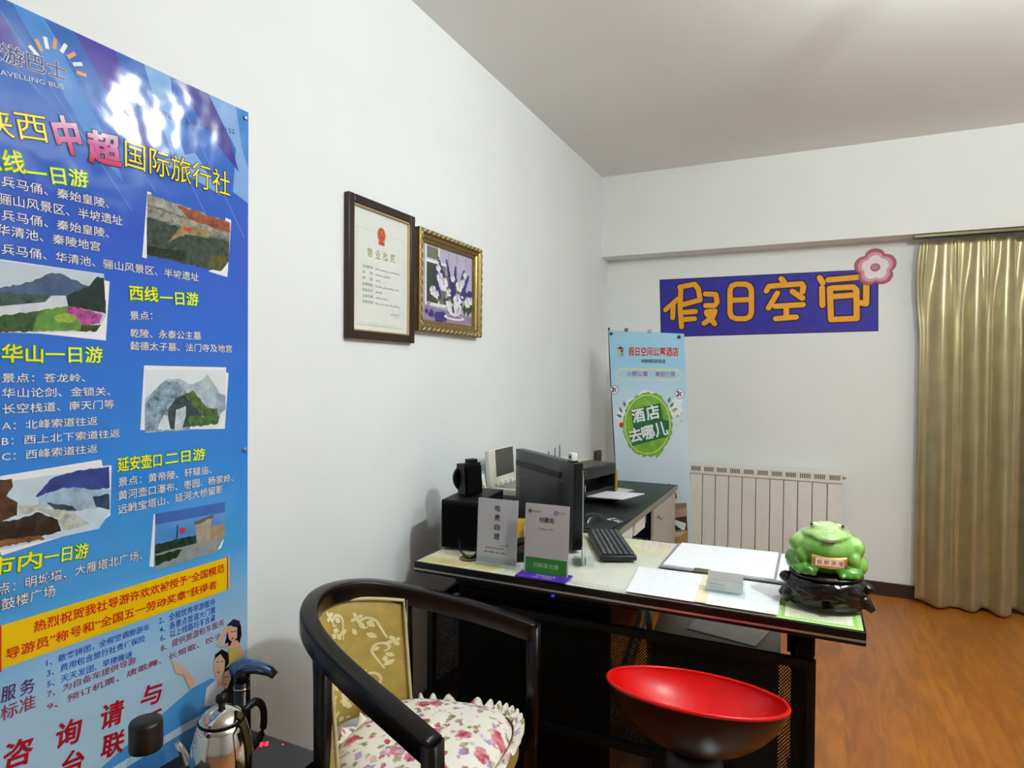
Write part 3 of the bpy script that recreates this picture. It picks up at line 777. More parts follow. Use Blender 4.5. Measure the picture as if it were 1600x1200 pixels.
def back_pt(u, v, off=0):
    y = -.18+.36*u
    x = -.268+4.2*y*y
    z0, z1 = .456, .79-.8*y*y
    x += .028*(1-v)
    nrm = Vector((1, -8.4*y, 0)).normalized()
    return Vector((x, y*(1-.0*(1-v)), z0+(z1-z0)*v)) + nrm*off
def bpad(u, v): return back_pt(u, v, .012*min(1, 8*min(u, 1-u))*min(1, 8*min(v, 1-v)))
broc = mat('gold_brocade', '#b0974c', .5, var=.12, scale=26, bump=.08, bscale=300)
mb = MB().grid(lambda u, v: tuple(bpad(u, v)), 24, 20).grid(lambda u, v: tuple(back_pt(u, v, -.014)), 24, 20)
for e in (0, 1):
    mb.grid(lambda u, v: tuple(back_pt(e, v, -.014+.014*u)), 1, 20); mb.grid(lambda u, v: tuple(back_pt(u, e, -.014+.014*v)), 24, 1)
# woven scrolls and leaves
mb.mi = 1
def ribbon(pts, wd):
    for (a, b), wa, wb in zip(zip(pts, pts[1:]), wd, wd[1:]):
        d = Vector((b[0]-a[0], b[1]-a[1])); L = d.length or 1e-6; n = Vector((-d.y, d.x))/L
        q = [(a[0]+n.x*wa, a[1]+n.y*wa), (a[0]-n.x*wa, a[1]-n.y*wa), (b[0]-n.x*wb, b[1]-n.y*wb), (b[0]+n.x*wb, b[1]+n.y*wb)]
        mb.face(mb.vs([tuple(bpad(min(.97, max(.03, x/.34)), min(.97, max(.03, y/.32)))+Vector((.0012, 0, 0))) for x, y in q]))
def scroll(x, y, s, flip, rot):
    P = []
    for k in range(22):
        a = k/21*1.6*PI; r = s*(1-.75*k/21)
        P.append((r*math.cos(a)*flip, r*math.sin(a)))
    stem = [(s*flip*(1), -s*2.2+s*2.2*k/8) for k in range(8)]
    P = stem+P; ca, sa = math.cos(rot), math.sin(rot)
    P = [(x+ca*a-sa*b, y+sa*a+ca*b) for a, b in P]
    ribbon(P, [.0016+.0020*math.sin(PI*k/len(P)) for k in range(len(P))])
def leaf(x, y, s, rot):
    P = [(x+s*k/6*math.cos(rot), y+s*k/6*math.sin(rot)) for k in range(7)]
    ribbon(P, [.0003+.28*s*math.sin(PI*k/6) for k in range(7)])
for (x, y) in ((.27, .25), (.19, .14), (.11, .22), (.06, .12), (.05, .25), (.27, .10), (.14, .06), (.19, .27), (.30, .18), (.22, .05)):
    f = rr.choice((-1, 1)); ro = rr.uniform(-.6, .6)
    scroll(x, y, .023, f, ro)
    for k in range(5): leaf(x+rr.uniform(-.025, .03), y-.03+rr.uniform(-.02, .03), rr.uniform(.018, .03), rr.uniform(.3, 2.8))
    for k in range(4): leaf(x-.02*f, y+.02, .017, k*PI/2+.4)
mb.build('back_panel', [broc, mat('brocade_motif', '#e2d7a6', .3, var=.05)], t)
edge = [tuple(back_pt(u, v, .006)) for u, v in [(i/12, 1) for i in range(13)] + [(1, 1-i/10) for i in range(1, 11)]]
edge = [tuple(back_pt(0, i/10, .006)) for i in range(10)] + edge
MB().tube(edge, .005, 8).build('piping', mat('gold_piping', '#c9b98a', .5), t)
seat = []
for i in range(40):
    an = 2*PI*i/40; ca, sa = math.cos(an), math.sin(an)
    x = .02+.225*math.copysign(abs(ca)**.6, ca); hw = .285-.11*(.245-x)/.45
    seat.append((x, hw*math.copysign(abs(sa)**.6, sa)))
MB().prism(seat, .40, .45).build('seat', broc, t)
# floral cushion
def floral():
    M = mat('floral_cotton', '#e9e2d4', .8, var=.03)
    N, L, b = nodes_of(M)
    tc = N.new('ShaderNodeTexCoord')
    nz = N.new('ShaderNodeTexNoise'); nz.inputs['Scale'].default_value = 60; nz.inputs['Detail'].default_value = 3
    L.new(tc.outputs['Object'], nz.inputs[0])
    dm = N.new('ShaderNodeVectorMath'); dm.operation = 'MULTIPLY_ADD'; L.new(nz.outputs['Color'], dm.inputs[0]); dm.inputs[1].default_value = (.03, .03, .0); L.new(tc.outputs['Object'], dm.inputs[2])
    fl = N.new('ShaderNodeVectorMath'); fl.operation = 'MULTIPLY'; L.new(dm.outputs[0], fl.inputs[0]); fl.inputs[1].default_value = (1, 1, .2)
    col = None; prev = None
    def layer(scale, lo, hi, ca, cb, seed, prev):
        mp = N.new('ShaderNodeMapping'); mp.inputs['Location'].default_value = (seed, seed*.7, 0); L.new(fl.outputs[0], mp.inputs[0])
        v = N.new('ShaderNodeTexVoronoi'); v.inputs['Scale'].default_value = scale; v.inputs['Randomness'].default_value = .9; L.new(mp.outputs[0], v.inputs['Vector'])
        ms = N.new('ShaderNodeMapRange'); ms.inputs[1].default_value = lo; ms.inputs[2].default_value = hi; ms.inputs[3].default_value = 1; ms.inputs[4].default_value = 0; L.new(v.outputs['Distance'], ms.inputs[0])
        cr = N.new('ShaderNodeValToRGB'); cr.color_ramp.elements[0].position = .35; cr.color_ramp.elements[1].position = .65
        cr.color_ramp.elements[0].color = c(ca); cr.color_ramp.elements[1].color = c(cb); L.new(nz.outputs['Fac'], cr.inputs[0])
        mx = N.new('ShaderNodeMixRGB'); L.new(ms.outputs[0], mx.inputs[0])
        if prev: L.new(prev, mx.inputs[1])
        else: mx.inputs[1].default_value = c('#ebe5d8')
        L.new(cr.outputs[0], mx.inputs[2]); return mx.outputs[0]
    o1 = layer(30, .22, .32, '#7a7448', '#b9ad86', 3.1, None)
    o2 = layer(34, .16, .26, '#a5546a', '#d79aa6', 7.7, o1)
    o3 = layer(16.5, .28, .37, '#a82c46', '#df8e98', 1.3, o2)
    o4 = layer(21, .18, .28, '#8a6a9a', '#cdb3cf', 5.2, o3)
    o5 = layer(24, .15, .24, '#a02a3c', '#cf6a74', 9.4, o4)
    L.new(o5, b.inputs['Base Color'])
    return M
t = thing('seat_cushion', 'floral cushion with a ruffled edge on the armchair seat', 'cushion', (-.895, 1.372, .4505), math.radians(5))
def cush_edge(an, k=1):
    ca, sa = math.cos(an), math.sin(an)
    x = .20*math.copysign(abs(ca)**.62, ca)*k; hw = (.245-.06*(.2-x)/.4)
    return x, hw*math.copysign(abs(sa)**.62, sa)*k
fc = floral()
mb = MB().grid(lambda u, v: (*cush_edge(2*PI*u, max(v, .001)), .012+.05*(1-v**5)**.6 + .004*math.sin(7*v+3*math.sin(4*PI*u))*(1-v)), 72, 20)
mb.grid(lambda u, v: (*cush_edge(2*PI*u, max(v, .001)*1.0), .002+.010*v**6), 72, 10, True)
mb.build('cushion_pad', fc, t)
def ruffle(u, v):
    an = 2*PI*u; ph = 46*an + 1.5*math.sin(5*an)
    x, y = cush_edge(an, 1.0+.02+.11*v + .018*v*math.sin(ph+1.2))
    return (x, y, .016+.014*v + .013*v*math.sin(ph) - .008*v*v)
o = MB().grid(ruffle, 480, 5).build('ruffle', fc, t)
o.modifiers.new('solid', 'SOLIDIFY').thickness = .0015
for s in (-1, 1):
    MB().tube([(-.19, s*.12, .02), (-.212, s*.15, .012), (-.205, s*.19, .004)], .004, 8).build('tie_ribbon', fc, t)

# ================================================================== TEA TABLE CORNER
dark_wood = mat('dark_wood', '#0a0706', .35, spec=.3, var=.2)
t = thing('tea_table', 'low dark wooden side table in the bottom left corner', 'table', (0, 0, 0))
MB().box(XL+.03, -1.078, .40, 1.24, .42, .45, .004).build('tabletop', dark_wood, t)
for x in (XL+.06, -1.11):
    for y in (.44, 1.2): MB().box(x-.02, x+.02, y-.02, y+.02, 0, .42, .003).build('leg', dark_wood, t)
MB().box(XL+.06, -1.11, .44, 1.2, .15, .17).build('shelf', dark_wood, t)
t = thing('tea_stove', 'black electric tea stove with red digits and a swivel tap', 'tea stove', (0, 0, .4503))
MB().box(-1.36, -1.085, .90, 1.225, 0, .028, .006).build('stove_body', mat('black_glass', '#080809', .15), t)
MB().lathe([(.07, .028), (.07, .032), (.06, .033)], 32, cx=-1.205, cy=1.02).build('heating_plate', steel, t)
redled = emissive('red_digits', '#ff1b2e', 6)
p = Print((-1.262, 1.166, .0283), (.75, .66, 0), (-.66, .75, 0)); p.base = .0006
for k in range(3):
    x0 = k*.012
    p.rect(x0, 0, x0+.002, .018, redled, 0); p.rect(x0+.006, 0, x0+.008, .018, redled, 0)
    for y in (0, .008, .016): p.rect(x0+.001, y, x0+.007, y+.002, redled, 0)
p.rect(.066, -.006, .070, -.002, redled, 0)
o = p.build('red_display'); o.parent = t
tc_ = MB().lathe([(.028, .028), (.021, .034), (.019, .20)], 24, cx=-1.284, cy=1.148).build('tap_column', mat('tap_black', '#0b0d12', .2), t)
MB().lathe([(.0205, .182), (.0205, .187)], 24, cx=-1.284, cy=1.148).build('tap_ring', chrome, tc_)
MB().tube([(-1.306, 1.138, .226), (-1.280, 1.150, .237), (-1.250, 1.164, .236), (-1.222, 1.177, .226), (-1.210, 1.183, .214)], [.017, .020, .017, .013, .010], 14).build('tap_spout', mat('blue_chrome', '#5d7aa6', .2, .9), tc_)
MB().lathe([(.0185, .20), (.020, .23)], 24, cx=-1.284, cy=1.148).build('tap_neck', MATS['tap_black'], tc_)
# kettle
t = thing('steel_kettle', 'shiny steel kettle with black knob on the tea stove', 'kettle', (-1.205, 1.02, .4836))
t.scale = (1, 1, 1.25)
mir = mat('polished_steel', '#d9d5cc', .08, 1, var=.02)
MB().lathe([(.045, .0), (.060, .004), (.067, .025), (.068, .05), (.063, .08), (.054, .107), (.047, .122)], 40).build('kettle_body', mir, t)
kl_ = MB().lathe([(.049, .121), (.047, .126), (.036, .136), (.018, .143), (.008, .145)], 40).build('lid', mir, t)
MB().lathe([(.0495, .119), (.0505, .122), (.0495, .124)], 40, cap=False).build('lid_rim', blk, kl_)
MB().lathe([(.006, .143), (.008, .15), (.013, .156), (.012, .165), (.004, .168)], 20).build('lid_knob', blk, kl_)
d = Vector((-.9, -.43)).normalized()
MB().tube([(d.x*.058, d.y*.058, .030), (d.x*.078, d.y*.078, .04), (d.x*.088, d.y*.088, .062), (d.x*.102, d.y*.102, .078)], [.014, .011, .008, .006], 12).build('spout', mir, t)
MB().tube(spline([Vector(q) for q in ((.012, .050, .118), (.016, .082, .126), (.020, .102, .105), (.018, .100, .06), (.012, .066, .035))], 5), .008, 10).build('handle', blk, t)
# jar
t = thing('plastic_jar', 'clear plastic jar with a black screw lid at the bottom left', 'jar', (-1.218, .848, .4503))
MB().lathe([(.030, 0), (.034, .004), (.034, .18), (.028, .198), (.027, .208)], 32).build('jar_body', glass_mat('jar_plastic', '#eef4f8', .05), t)
MB().lathe([(.0305, .206), (.0312, .210), (.0312, .258), (.029, .263), (.01, .264)], 40).build('lid', mat('lid_black', '#0b0b0c', .4), t)

# ================================================================== WALL OF THE LEFT: FRAMES
def framed(name, label, cat, y0, y1, z0, z1, bw, dep, fm, tilt=0):
    t = thing(name, label, cat, (XL+.001, 0, 0))
    mb = MB()
    if cat == 'certificate frame':
        for (a, b, e, f) in ((y0, y0+bw, z0, z1), (y1-bw, y1, z0, z1)): mb.box(0, dep, a, b, e, f, .003)
        for (e, f) in ((z0, z0+bw), (z1-bw, z1)): mb.box(0, dep, y0+bw, y1-bw, e, f, .003)
    mb2 = mb
    return t, mb2
dw = mat('mahogany_frame', '#2b1512', .3, var=.15, scale=50)
y0, y1, z0, z1 = 1.745, 2.145, 1.540, 2.042
t, mb = framed('license_frame', 'dark brown framed business licence on the left wall', 'certificate frame', y0, y1, z0, z1, .030, .022, dw)
fr_ = mb.build('frame', dw, t)
gt = mat('gold_trim', '#d2be88', .3, .7)
mb = MB(); b = .030
for (a, bb, e, f) in ((y0+b, y0+b+.005, z0+b, z1-b), (y1-b-.005, y1-b, z0+b, z1-b), (y0+b, y1-b, z0+b, z0+b+.005), (y0+b, y1-b, z1-b-.005, z1-b)): mb.box(.006, .018, a, bb, e, f)
mb.build('gold_trim', gt, fr_)
MB().box(0, .006, y0+.02, y1-.02, z0+.02, z1-.02).build('backing', wht, t)
p = Print((XL+.0085, y0+b, z0+b), (0, 1, 0), (0, 0, 1), eps=.0003)
w_, h_ = y1-y0-2*b, z1-z0-2*b
lic = mat('licence_paper', '#e9e8e4', .5, var=.015)
p.rect(0, 0, w_, h_, lic, 0)
fg = mat('faint_gold', '#d8d4c4', .5)
for (a, bb, e, f) in ((.028, .03, .03, h_-.075), (w_-.03, w_-.028, .03, h_-.075), (.028, w_-.028, .03, .032), (.028, w_-.028, h_-.077, h_-.075)): p.rect(a, e, bb, f, fg, 1)
emr = mat('emblem_red', '#c5483a', .5); emg = mat('emblem_gold', '#d99a5a', .5)
p.disc(w_/2, h_-.082, .026, .030, emg, 2); p.disc(w_/2, h_-.080, .020, .024, emr, 3); p.rect(w_/2-.018, h_-.118, w_/2+.018, h_-.105, emr, 3)
for k, (dx, dy, r) in enumerate(((0, .008, .005), (-.009, .0, .0025), (.009, 0, .0025), (-.005, -.005, .0025), (.005, -.005, .0025))): p.disc(w_/2+dx, h_-.078+dy, r, r, emg, 4, 8)
lg = mat('licence_gold', '#b3aa7c', .5)
for i, ch in enumerate('营业执照'): p.text(ch, (.088+i*.046, h_-.172), (.117+i*.046, h_-.172), .032, lg, 2, bold=.015)
gi = mat('licence_ink', '#9b9ba0', .6)
for i, (s_, ww) in enumerate((('注册号', .06), ('名　称', .06), ('类　型', .06), ('经营场所', .06), ('组成形式', .06), ('注册日期', .06), ('经营范围', .06))):
    z = h_-.215-i*.021
    p.text(s_, (.06, z), (.06+ww, z), .011, gi, 2)
    p.lines((.135, z+.002), (.135+(.16, .09, .03, .15, .04, .08, .16)[i], z+.002), .006, ink2, 2, 14)
p.stroke([(w_-.075+.022*math.cos(a*PI/10), .085+.024*math.sin(a*PI/10)) for a in range(20)], .0018, mat('seal_pink', '#dba2a4', .6), 2, True)
p.lines((w_-.11, .07), (w_-.06, .07), .008, gi, 2, 4)
p.lines((.03, .022), (w_-.03, .022), .003, ink2, 2, 40)
p.build('licence_sheet', t)
MB().box(.0125, .0135, y0+b, y1-b, z0+b, z1-b).build('glass_pane', glass, t)
for yy in (y0+.1, y1-.1): MB().box(0, .006, yy-.008, yy+.008, z1-.0, z1+.006, .001).build('hanging_clip', steel, fr_)

# painting in a gilt frame
y0, y1, z0, z1 = 2.163, 2.690, 1.592, 2.010
t = thing('flower_painting', 'gilt framed still life of blue and white flowers on the left wall', 'painting', (XL+.001, 0, 0))
gilt = mat('gilt_moulding', '#907a4a', .35, .75, var=.25, scale=40)
prof = [(0, 0), (0, .030), (.006, .036), (.016, .036), (.024, .026), (.034, .024), (.040, .018), (.048, .016), (.052, .008), (.052, 0)]   # (in from edge, height)
mb = MB()
rings = []
for (i_, hh) in prof: rings.append(mb.vs([(hh, y0+i_, z0+i_), (hh, y1-i_, z0+i_), (hh, y1-i_, z1-i_), (hh, y0+i_, z1-i_)]))
for a, bb in zip(rings, rings[1:]):
    for k in range(4): mb.face((a[k], a[(k+1) % 4], bb[(k+1) % 4], bb[k]))
gf_ = mb.build('frame', gilt, t)
mb = MB()   # carved leaf beads along the outer band
lf = mat('gilt_highlight', '#cdbb86', .3, .7)
def bead(y, z, along):
    a = .45 if along else .45+PI/2
    q = MB
    mb.at((.034, y, z), rx=a); mb.ball(0, 0, 0, .007, .0155, .0055, 10, 6)
n = 14
for k in range(n):
    y = y0+.03+(y1-y0-.06)*k/(n-1)
    bead(y, z1-.011, True); bead(y, z0+.011, True)
n = 11
for k in range(n):
    z = z0+.03+(z1-z0-.06)*k/(n-1)
    bead(y0+.011, z, False); bead(y1-.011, z, False)
mb.at(); mb.build('carved_beading', lf, gf_)
b = .052
p = Print((XL+.0065, y0+b, z0+b), (0, 1, 0), (0, 0, 1), eps=.00035)
w_, h_ = y1-y0-2*b, z1-z0-2*b
# normalised picture coordinates
def N2(pts): return [(x*w_, y*h_) for x, y in pts]
def Pn(pts, m, l): p.poly(N2(pts), m, l)
lav = mat('paint_lavender', '#b9b3cc', .5, var=.08, scale=12); p.rect(0, 0, w_, h_, lav, 0)
pwh = mat('paint_white', '#e4e4ea', .5, var=.06); pbl = mat('paint_violet', '#37307c', .5, var=.3, scale=70); pgr = mat('paint_dark_green', '#3c4430', .5, var=.35, scale=60)
ptn = mat('paint_mauve', '#93829c', .5, var=.15, scale=25); pgd = mat('paint_ochre', '#8c7448', .5, var=.3, scale=80); plg = mat('paint_grey_green', '#6b7460', .5, var=.35, scale=40)
Pn([(0, 0), (1, 0), (1, .13), (.0, .2)], ptn, 1)
Pn([(.0, .13), (.06, .12), (.08, 1), (.0, 1)], mat('paint_pale_mauve', '#a9a2bd', .5), 1)
Pn([(.09, .83), (.30, .83), (.30, .98), (.09, .98)], plg, 1); Pn([(.09, .24), (.30, .24), (.30, .78), (.09, .78)], pgr, 1); Pn([(.33, .24), (.45, .24), (.45, .78), (.33, .78)], plg, 1)
for x in (.06, .30): Pn([(x, .2), (x+.03, .2), (x+.03, 1), (x, 1)], pwh, 2)
Pn([(.06, .77), (.46, .77), (.46, .81), (.06, .81)], pwh, 2); Pn([(.06, .2), (.46, .2), (.46, .24), (.06, .24)], pwh, 2)
for x in (.5, .67, .86): Pn([(x, .3), (x+.008, .3), (x+.008, 1), (x, 1)], ptn, 1)
rr2 = random.Random(11)
def blob(x, y, r, m, l, n=11, sq=1):
    Pn([(x+r*rr2.uniform(.7, 1.15)*math.cos(2*PI*k/n), y+r*sq*rr2.uniform(.7, 1.15)*math.sin(2*PI*k/n)) for k in range(n)], m, l)
for k in range(26): blob(rr2.uniform(.3, .95), rr2.uniform(.28, .6), rr2.uniform(.04, .08), pgr if k % 2 else pgd, 3+.03*k)
for x, y in ((.75, .22), (.84, .2), (.92, .19), (.68, .25), (.97, .24), (.6, .27)): Pn([(x, y-.07), (x+.04, y+.03), (x, y+.12), (x-.05, y+.03)], pgr, 4)
for (xa, ya, xb, yb, r) in ((.30, .86, .45, .5, .038), (.46, .86, .55, .52, .034), (.64, .80, .63, .55, .034), (.82, .78, .72, .5, .04), (.92, .72, .78, .45, .045), (.22, .7, .32, .35, .04)):
    for k in range(11): q = k/10; blob(xa+(xb-xa)*q, ya+(yb-ya)*q, r*(.5+.7*q), pbl, 5+.03*k, 8)
for (x, y, r) in ((.40, .52, .085), (.33, .6, .06), (.30, .72, .045), (.72, .55, .075), (.78, .6, .05), (.58, .63, .045), (.68, .34, .085), (.9, .34, .07), (.97, .36, .05), (.51, .42, .05), (.2, .40, .06), (.26, .36, .05), (.78, .42, .04), (.84, .72, .04)): [blob(x+r*.6*math.cos(a_), y+r*.7*math.sin(a_), r*.52, pwh if a_ != 2 else lav, 6+r+.2*a_) for a_ in (0, 1, 2, 3, 4, 5)]
for (x, y, r) in ((.80, .41, .07), (.95, .47, .055), (.6, .45, .06), (.55, .38, .05), (.09, .12, .035), (.17, .09, .055), (.33, .06, .10), (.40, .075, .075)): blob(x, y, r, pbl, 7, 12)
blob(.12, .22, .035, mat('paint_pink', '#b98aa6', .5), 7)
def ell(x, y, rx, ry, m, l): Pn([(x+rx*math.cos(2*PI*k/24), y+ry*math.sin(2*PI*k/24)) for k in range(24)], m, l)
ell(.62, .085, .21, .04, pwh, 7); ell(.62, .095, .16, .025, ptn, 7.3)
Pn([(.44, .30), (.45, .24), (.48, .17), (.54, .12), (.62, .10), (.70, .12), (.75, .17), (.77, .25), (.74, .28), (.6, .265), (.52, .30)], pwh, 8); Pn([(.56, .23), (.585, .27), (.61, .2), (.62, .15), (.59, .14), (.57, .17)], pgr, 9)
Pn([(.66, .13), (.72, .17), (.74, .25), (.70, .25), (.66, .2)], lav, 8.5)
p.build('canvas', t)

# ================================================================== LARGE BLUE TRAVEL POSTER
def gloss_print(name, col, var=.03, scale=20):
    M = mat(name, col, .13, var=var, scale=scale)
    N, L, b = nodes_of(M)
    b.inputs['Specular IOR Level'].default_value = .6
    tc = N.new('ShaderNodeTexCoord'); n = N.new('ShaderNodeTexNoise'); n.inputs['Scale'].default_value = 6.5; n.inputs['Detail'].default_value = 2.0
    L.new(tc.outputs['Object'], n.inputs[0])
    bp = N.new('ShaderNodeBump'); bp.inputs['Strength'].default_value = .4; bp.inputs['Distance'].default_value = .02
    L.new(n.outputs['Fac'], bp.inputs['Height']); L.new(bp.outputs['Normal'], b.inputs['Normal'])
    return M
def ramp_by_z(M, stops, axis=2):
    N, L, b = nodes_of(M)
    tc = N.new('ShaderNodeTexCoord'); sp = N.new('ShaderNodeSeparateXYZ'); L.new(tc.outputs['Object'], sp.inputs[0])
    lo, hi = stops[0][0], stops[-1][0]
    mr = N.new('ShaderNodeMapRange'); mr.inputs[1].default_value = lo; mr.inputs[2].default_value = hi; L.new(sp.outputs[axis], mr.inputs[0])
    r = N.new('ShaderNodeValToRGB'); L.new(mr.outputs[0], r.inputs[0])
    r.color_ramp.elements[0].position = 0; r.color_ramp.elements[0].color = c(stops[0][1])
    r.color_ramp.elements[1].position = 1; r.color_ramp.elements[1].color = c(stops[-1][1])
    for z, h in stops[1:-1]:
        e = r.color_ramp.elements.new((z-lo)/(hi-lo)); e.color = c(h)
    L.new(r.outputs[0], b.inputs['Base Color'])
    return M
g_blue = ramp_by_z(gloss_print('poster_blue', '#2f68c8'), [(.25, '#9fc6e6'), (.45, '#bcd3e6'), (.70, '#a9cbe6'), (.93, '#4aa0e0'), (1.15, '#2b86dc'), (1.5, '#2c6ad2'), (1.75, '#2f58c6'), (2.0, '#2c66c4'), (2.2, '#2b62b8')])
g_white = gloss_print('poster_white', '#eef0f4'); g_black = gloss_print('poster_black', '#15182a'); g_navy = gloss_print('poster_navy', '#1c2a78')
g_yel = gloss_print('poster_yellow', '#f3e23a'); g_pale = gloss_print('poster_pale_text', '#dfe2ea'); g_green = gloss_print('poster_green', '#2f9a3a')
g_ban = gloss_print('poster_banner_yellow', '#f2c40a'); g_red = gloss_print('poster_red', '#cf2a1c'); g_dred = gloss_print('poster_dark_red', '#b01a28')
g_txt = gloss_print('poster_blue_text', '#2a52b8'); g_mar = gloss_print('poster_maroon_text', '#94405a'); g_pur = gloss_print('poster_purple_text', '#5d2f66')
g_pink = ramp_by_z(gloss_print('poster_pink_red', '#e06aa0'), [(1.89, '#c4124a'), (1.93, '#d666ae'), (1.975, '#f3e6f4')])
g_dark = gloss_print('poster_dark_blue_text', '#14304e')
PT = thing('travel_poster', 'tall glossy blue travel agency poster on the left wall', 'poster', (XL+.002, .88, 0))
P = Print((XL+.003, 0, 0), (0, 1, 0), (0, 0, 1), eps=.00028)
PY0, PY1, PZ0, PZ1 = .435, 1.333, .30, 2.158
P.rect(PY0, PZ0, PY1, PZ1, g_blue, 0)
# light and violet sweeps at the top
sw = [('poster_violet', '#4a3fa6'), ('poster_light_blue', '#7fa9e2'), ('poster_sky', '#3f86d6'), ('poster_lilac', '#8f95d8'), ('poster_deep_violet', '#3c3596')]
S = [gloss_print(n, h) for n, h in sw]
P.poly([(.86, PZ1), (.95, PZ1), (.99, 2.06), (1.06, 1.93), (1.02, 1.93), (.95, 2.03)], S[0], 1)
P.poly([(.74, PZ1), (.80, PZ1), (.93, 1.95), (.97, 1.86), (.90, 1.92)], S[2], 1)
P.poly([(1.02, PZ1), (1.09, PZ1), (1.10, 2.05), (1.14, 1.95), (1.10, 1.95), (1.06, 2.04)], S[1], 1)
P.poly([(1.10, PZ1), (1.20, PZ1), (1.27, 2.06), (1.30, 1.98), (1.22, 2.04)], S[4], 1.4)
P.poly([(1.20, PZ1), (1.333, PZ1), (1.333, 1.90), (1.28, 1.92), (1.29, 2.04)], S[1], 1)
P.poly([(1.29, PZ1), (1.333, PZ1), (1.333, 2.0), (1.31, 2.05)], S[2], 2)
P.poly([(.60, PZ1), (.70, PZ1), (.78, 2.04), (.70, 2.04)], S[0], 1)
P.poly([(1.04, 1.93), (1.16, 1.99), (1.24, 1.90), (1.12, 1.93)], S[1], 1.5)
for q in ((.72, 2.13, .99, 1.80), (.80, 2.15, 1.05, 1.86), (1.0, 2.13, 1.25, 1.75), (.66, 2.10, .84, 1.96), (1.12, 2.10, 1.32, 1.80)): P.stroke([(q[0], q[1]), (q[2], q[3])], .0014, S[1], 2)
# logo
P.ptext('旅游巴士', (-34, 84), (104, 128), 30, g_navy, 4, out=g_white, bold=.01, obold=.025)
P.ptext('TRAVELLING BUS', (-20, 112), (100, 140), 8, g_pale, 4)
for k in range(8):
    a = math.radians(160-k*20); cx, cy = P.px(90, 112); r0, r1 = .045, .068
    P.stroke([(cx+r0*math.cos(a)*.9, cy+r0*math.sin(a)), (cx+r1*math.cos(a-.1)*.9, cy+r1*math.sin(a-.1))], .008, gloss_print('poster_orange', '#e0a070') if k % 2 else g_white, 3)
P.ptext('旅行社许可证', (212, 168), (270, 188), 10, S[4], 3); P.ptext('L-SNX-GJ00152', (292, 196), (367, 212), 10, g_navy, 3)
# title
ot = dict(out=g_black, obold=.03)
P.ptext('陕西', (-30, 210), (77, 224), 46, g_yel, 5, **ot)
P.ptext('中', (95, 242), (132, 242), 58, g_pink, 5, bold=.035, **ot); P.ptext('超', (140, 253), (190, 262), 50, g_pink, 5, bold=.035, **ot)
P.ptext('国际旅行社', (195, 260), (359, 308), 44, g_yel, 5, **ot)
# headings
g_yg = gloss_print('poster_yellow_green', '#e8f06a')
hd = dict(out=g_green, obold=.045, bold=.012)
P.ptext('东线', (-30, 266), (41, 272), 36, g_yel, 5, **hd); P.ptext('一日游', (43, 284), (139, 294), 29, g_yg, 5, **hd)
P.ptext('西线', (202, 469), (247, 472), 24, g_yel, 5, **hd); P.ptext('一日游', (250, 476), (310, 478), 22, g_yg, 5, **hd)
P.ptext('华山', (2, 566), (67, 567), 29, g_yel, 5, **hd); P.ptext('一日游', (71, 567), (160, 567), 27, g_yg, 5, **hd)
P.ptext('延安壶口', (183, 738), (252, 729), 23, g_yel, 5, **hd); P.ptext('二日游', (258, 727), (320, 718), 20, g_yg, 5, **hd)
P.ptext('市内', (-24, 903), (64, 887), 30, g_yel, 5, **hd); P.ptext('一日游', (68, 884), (137, 871), 25, g_yg, 5, **hd)
tx = dict(out=g_black, obold=.02, bold=.008)
for s_, a, bb, h in (('兵马俑、秦始皇陵、', (2, 291), (170, 326), 17), ('骊山风景区、半坡遗址', (-4, 318), (191, 353), 18), ('兵马俑、秦始皇陵、', (2, 344), (170, 372), 17), ('华清池、秦陵地宫', (-6, 366), (156, 393), 17), ('兵马俑、华清池、骊山风景区、半坡遗址', (2, 397), (310, 440), 17),
        ('景点：', (203, 500), (238, 500), 14), ('乾陵、永泰公主墓', (203, 527), (314, 531), 14), ('懿德太子墓、法门寺及地宫', (203, 547), (362, 551), 14),
        ('景点：苍龙岭、', (2, 598), (133, 597), 15), ('华山论剑、金锁关、', (2, 622), (172, 618), 16), ('长空栈道、南天门等', (3, 647), (178, 638), 16), ('A：北峰索道往返', (2, 673), (152, 664), 15), ('B：西上北下索道往返', (2, 697), (187, 683), 15), ('C：西峰索道往返', (2, 721), (152, 707), 15),
        ('景点：黄帝陵、轩辕庙、', (184, 761), (330, 740), 15), ('黄河壶口瀑布、枣园、杨家岭、', (184, 782), (364, 752), 15), ('远眺宝塔山、延河大桥留影', (184, 804), (348, 770), 15)):
    P.ptext(s_, a, bb, h, g_pale, 4, **tx)
tx2 = dict(out=g_dark, obold=.03, bold=.008)
P.ptext('景点：明城墙、大雁塔北广场、', (-28, 937), (222, 874), 19, g_pale, 4, **tx2); P.ptext('钟鼓楼广场', (-22, 962), (86, 931), 20, g_pale, 4, **tx2)
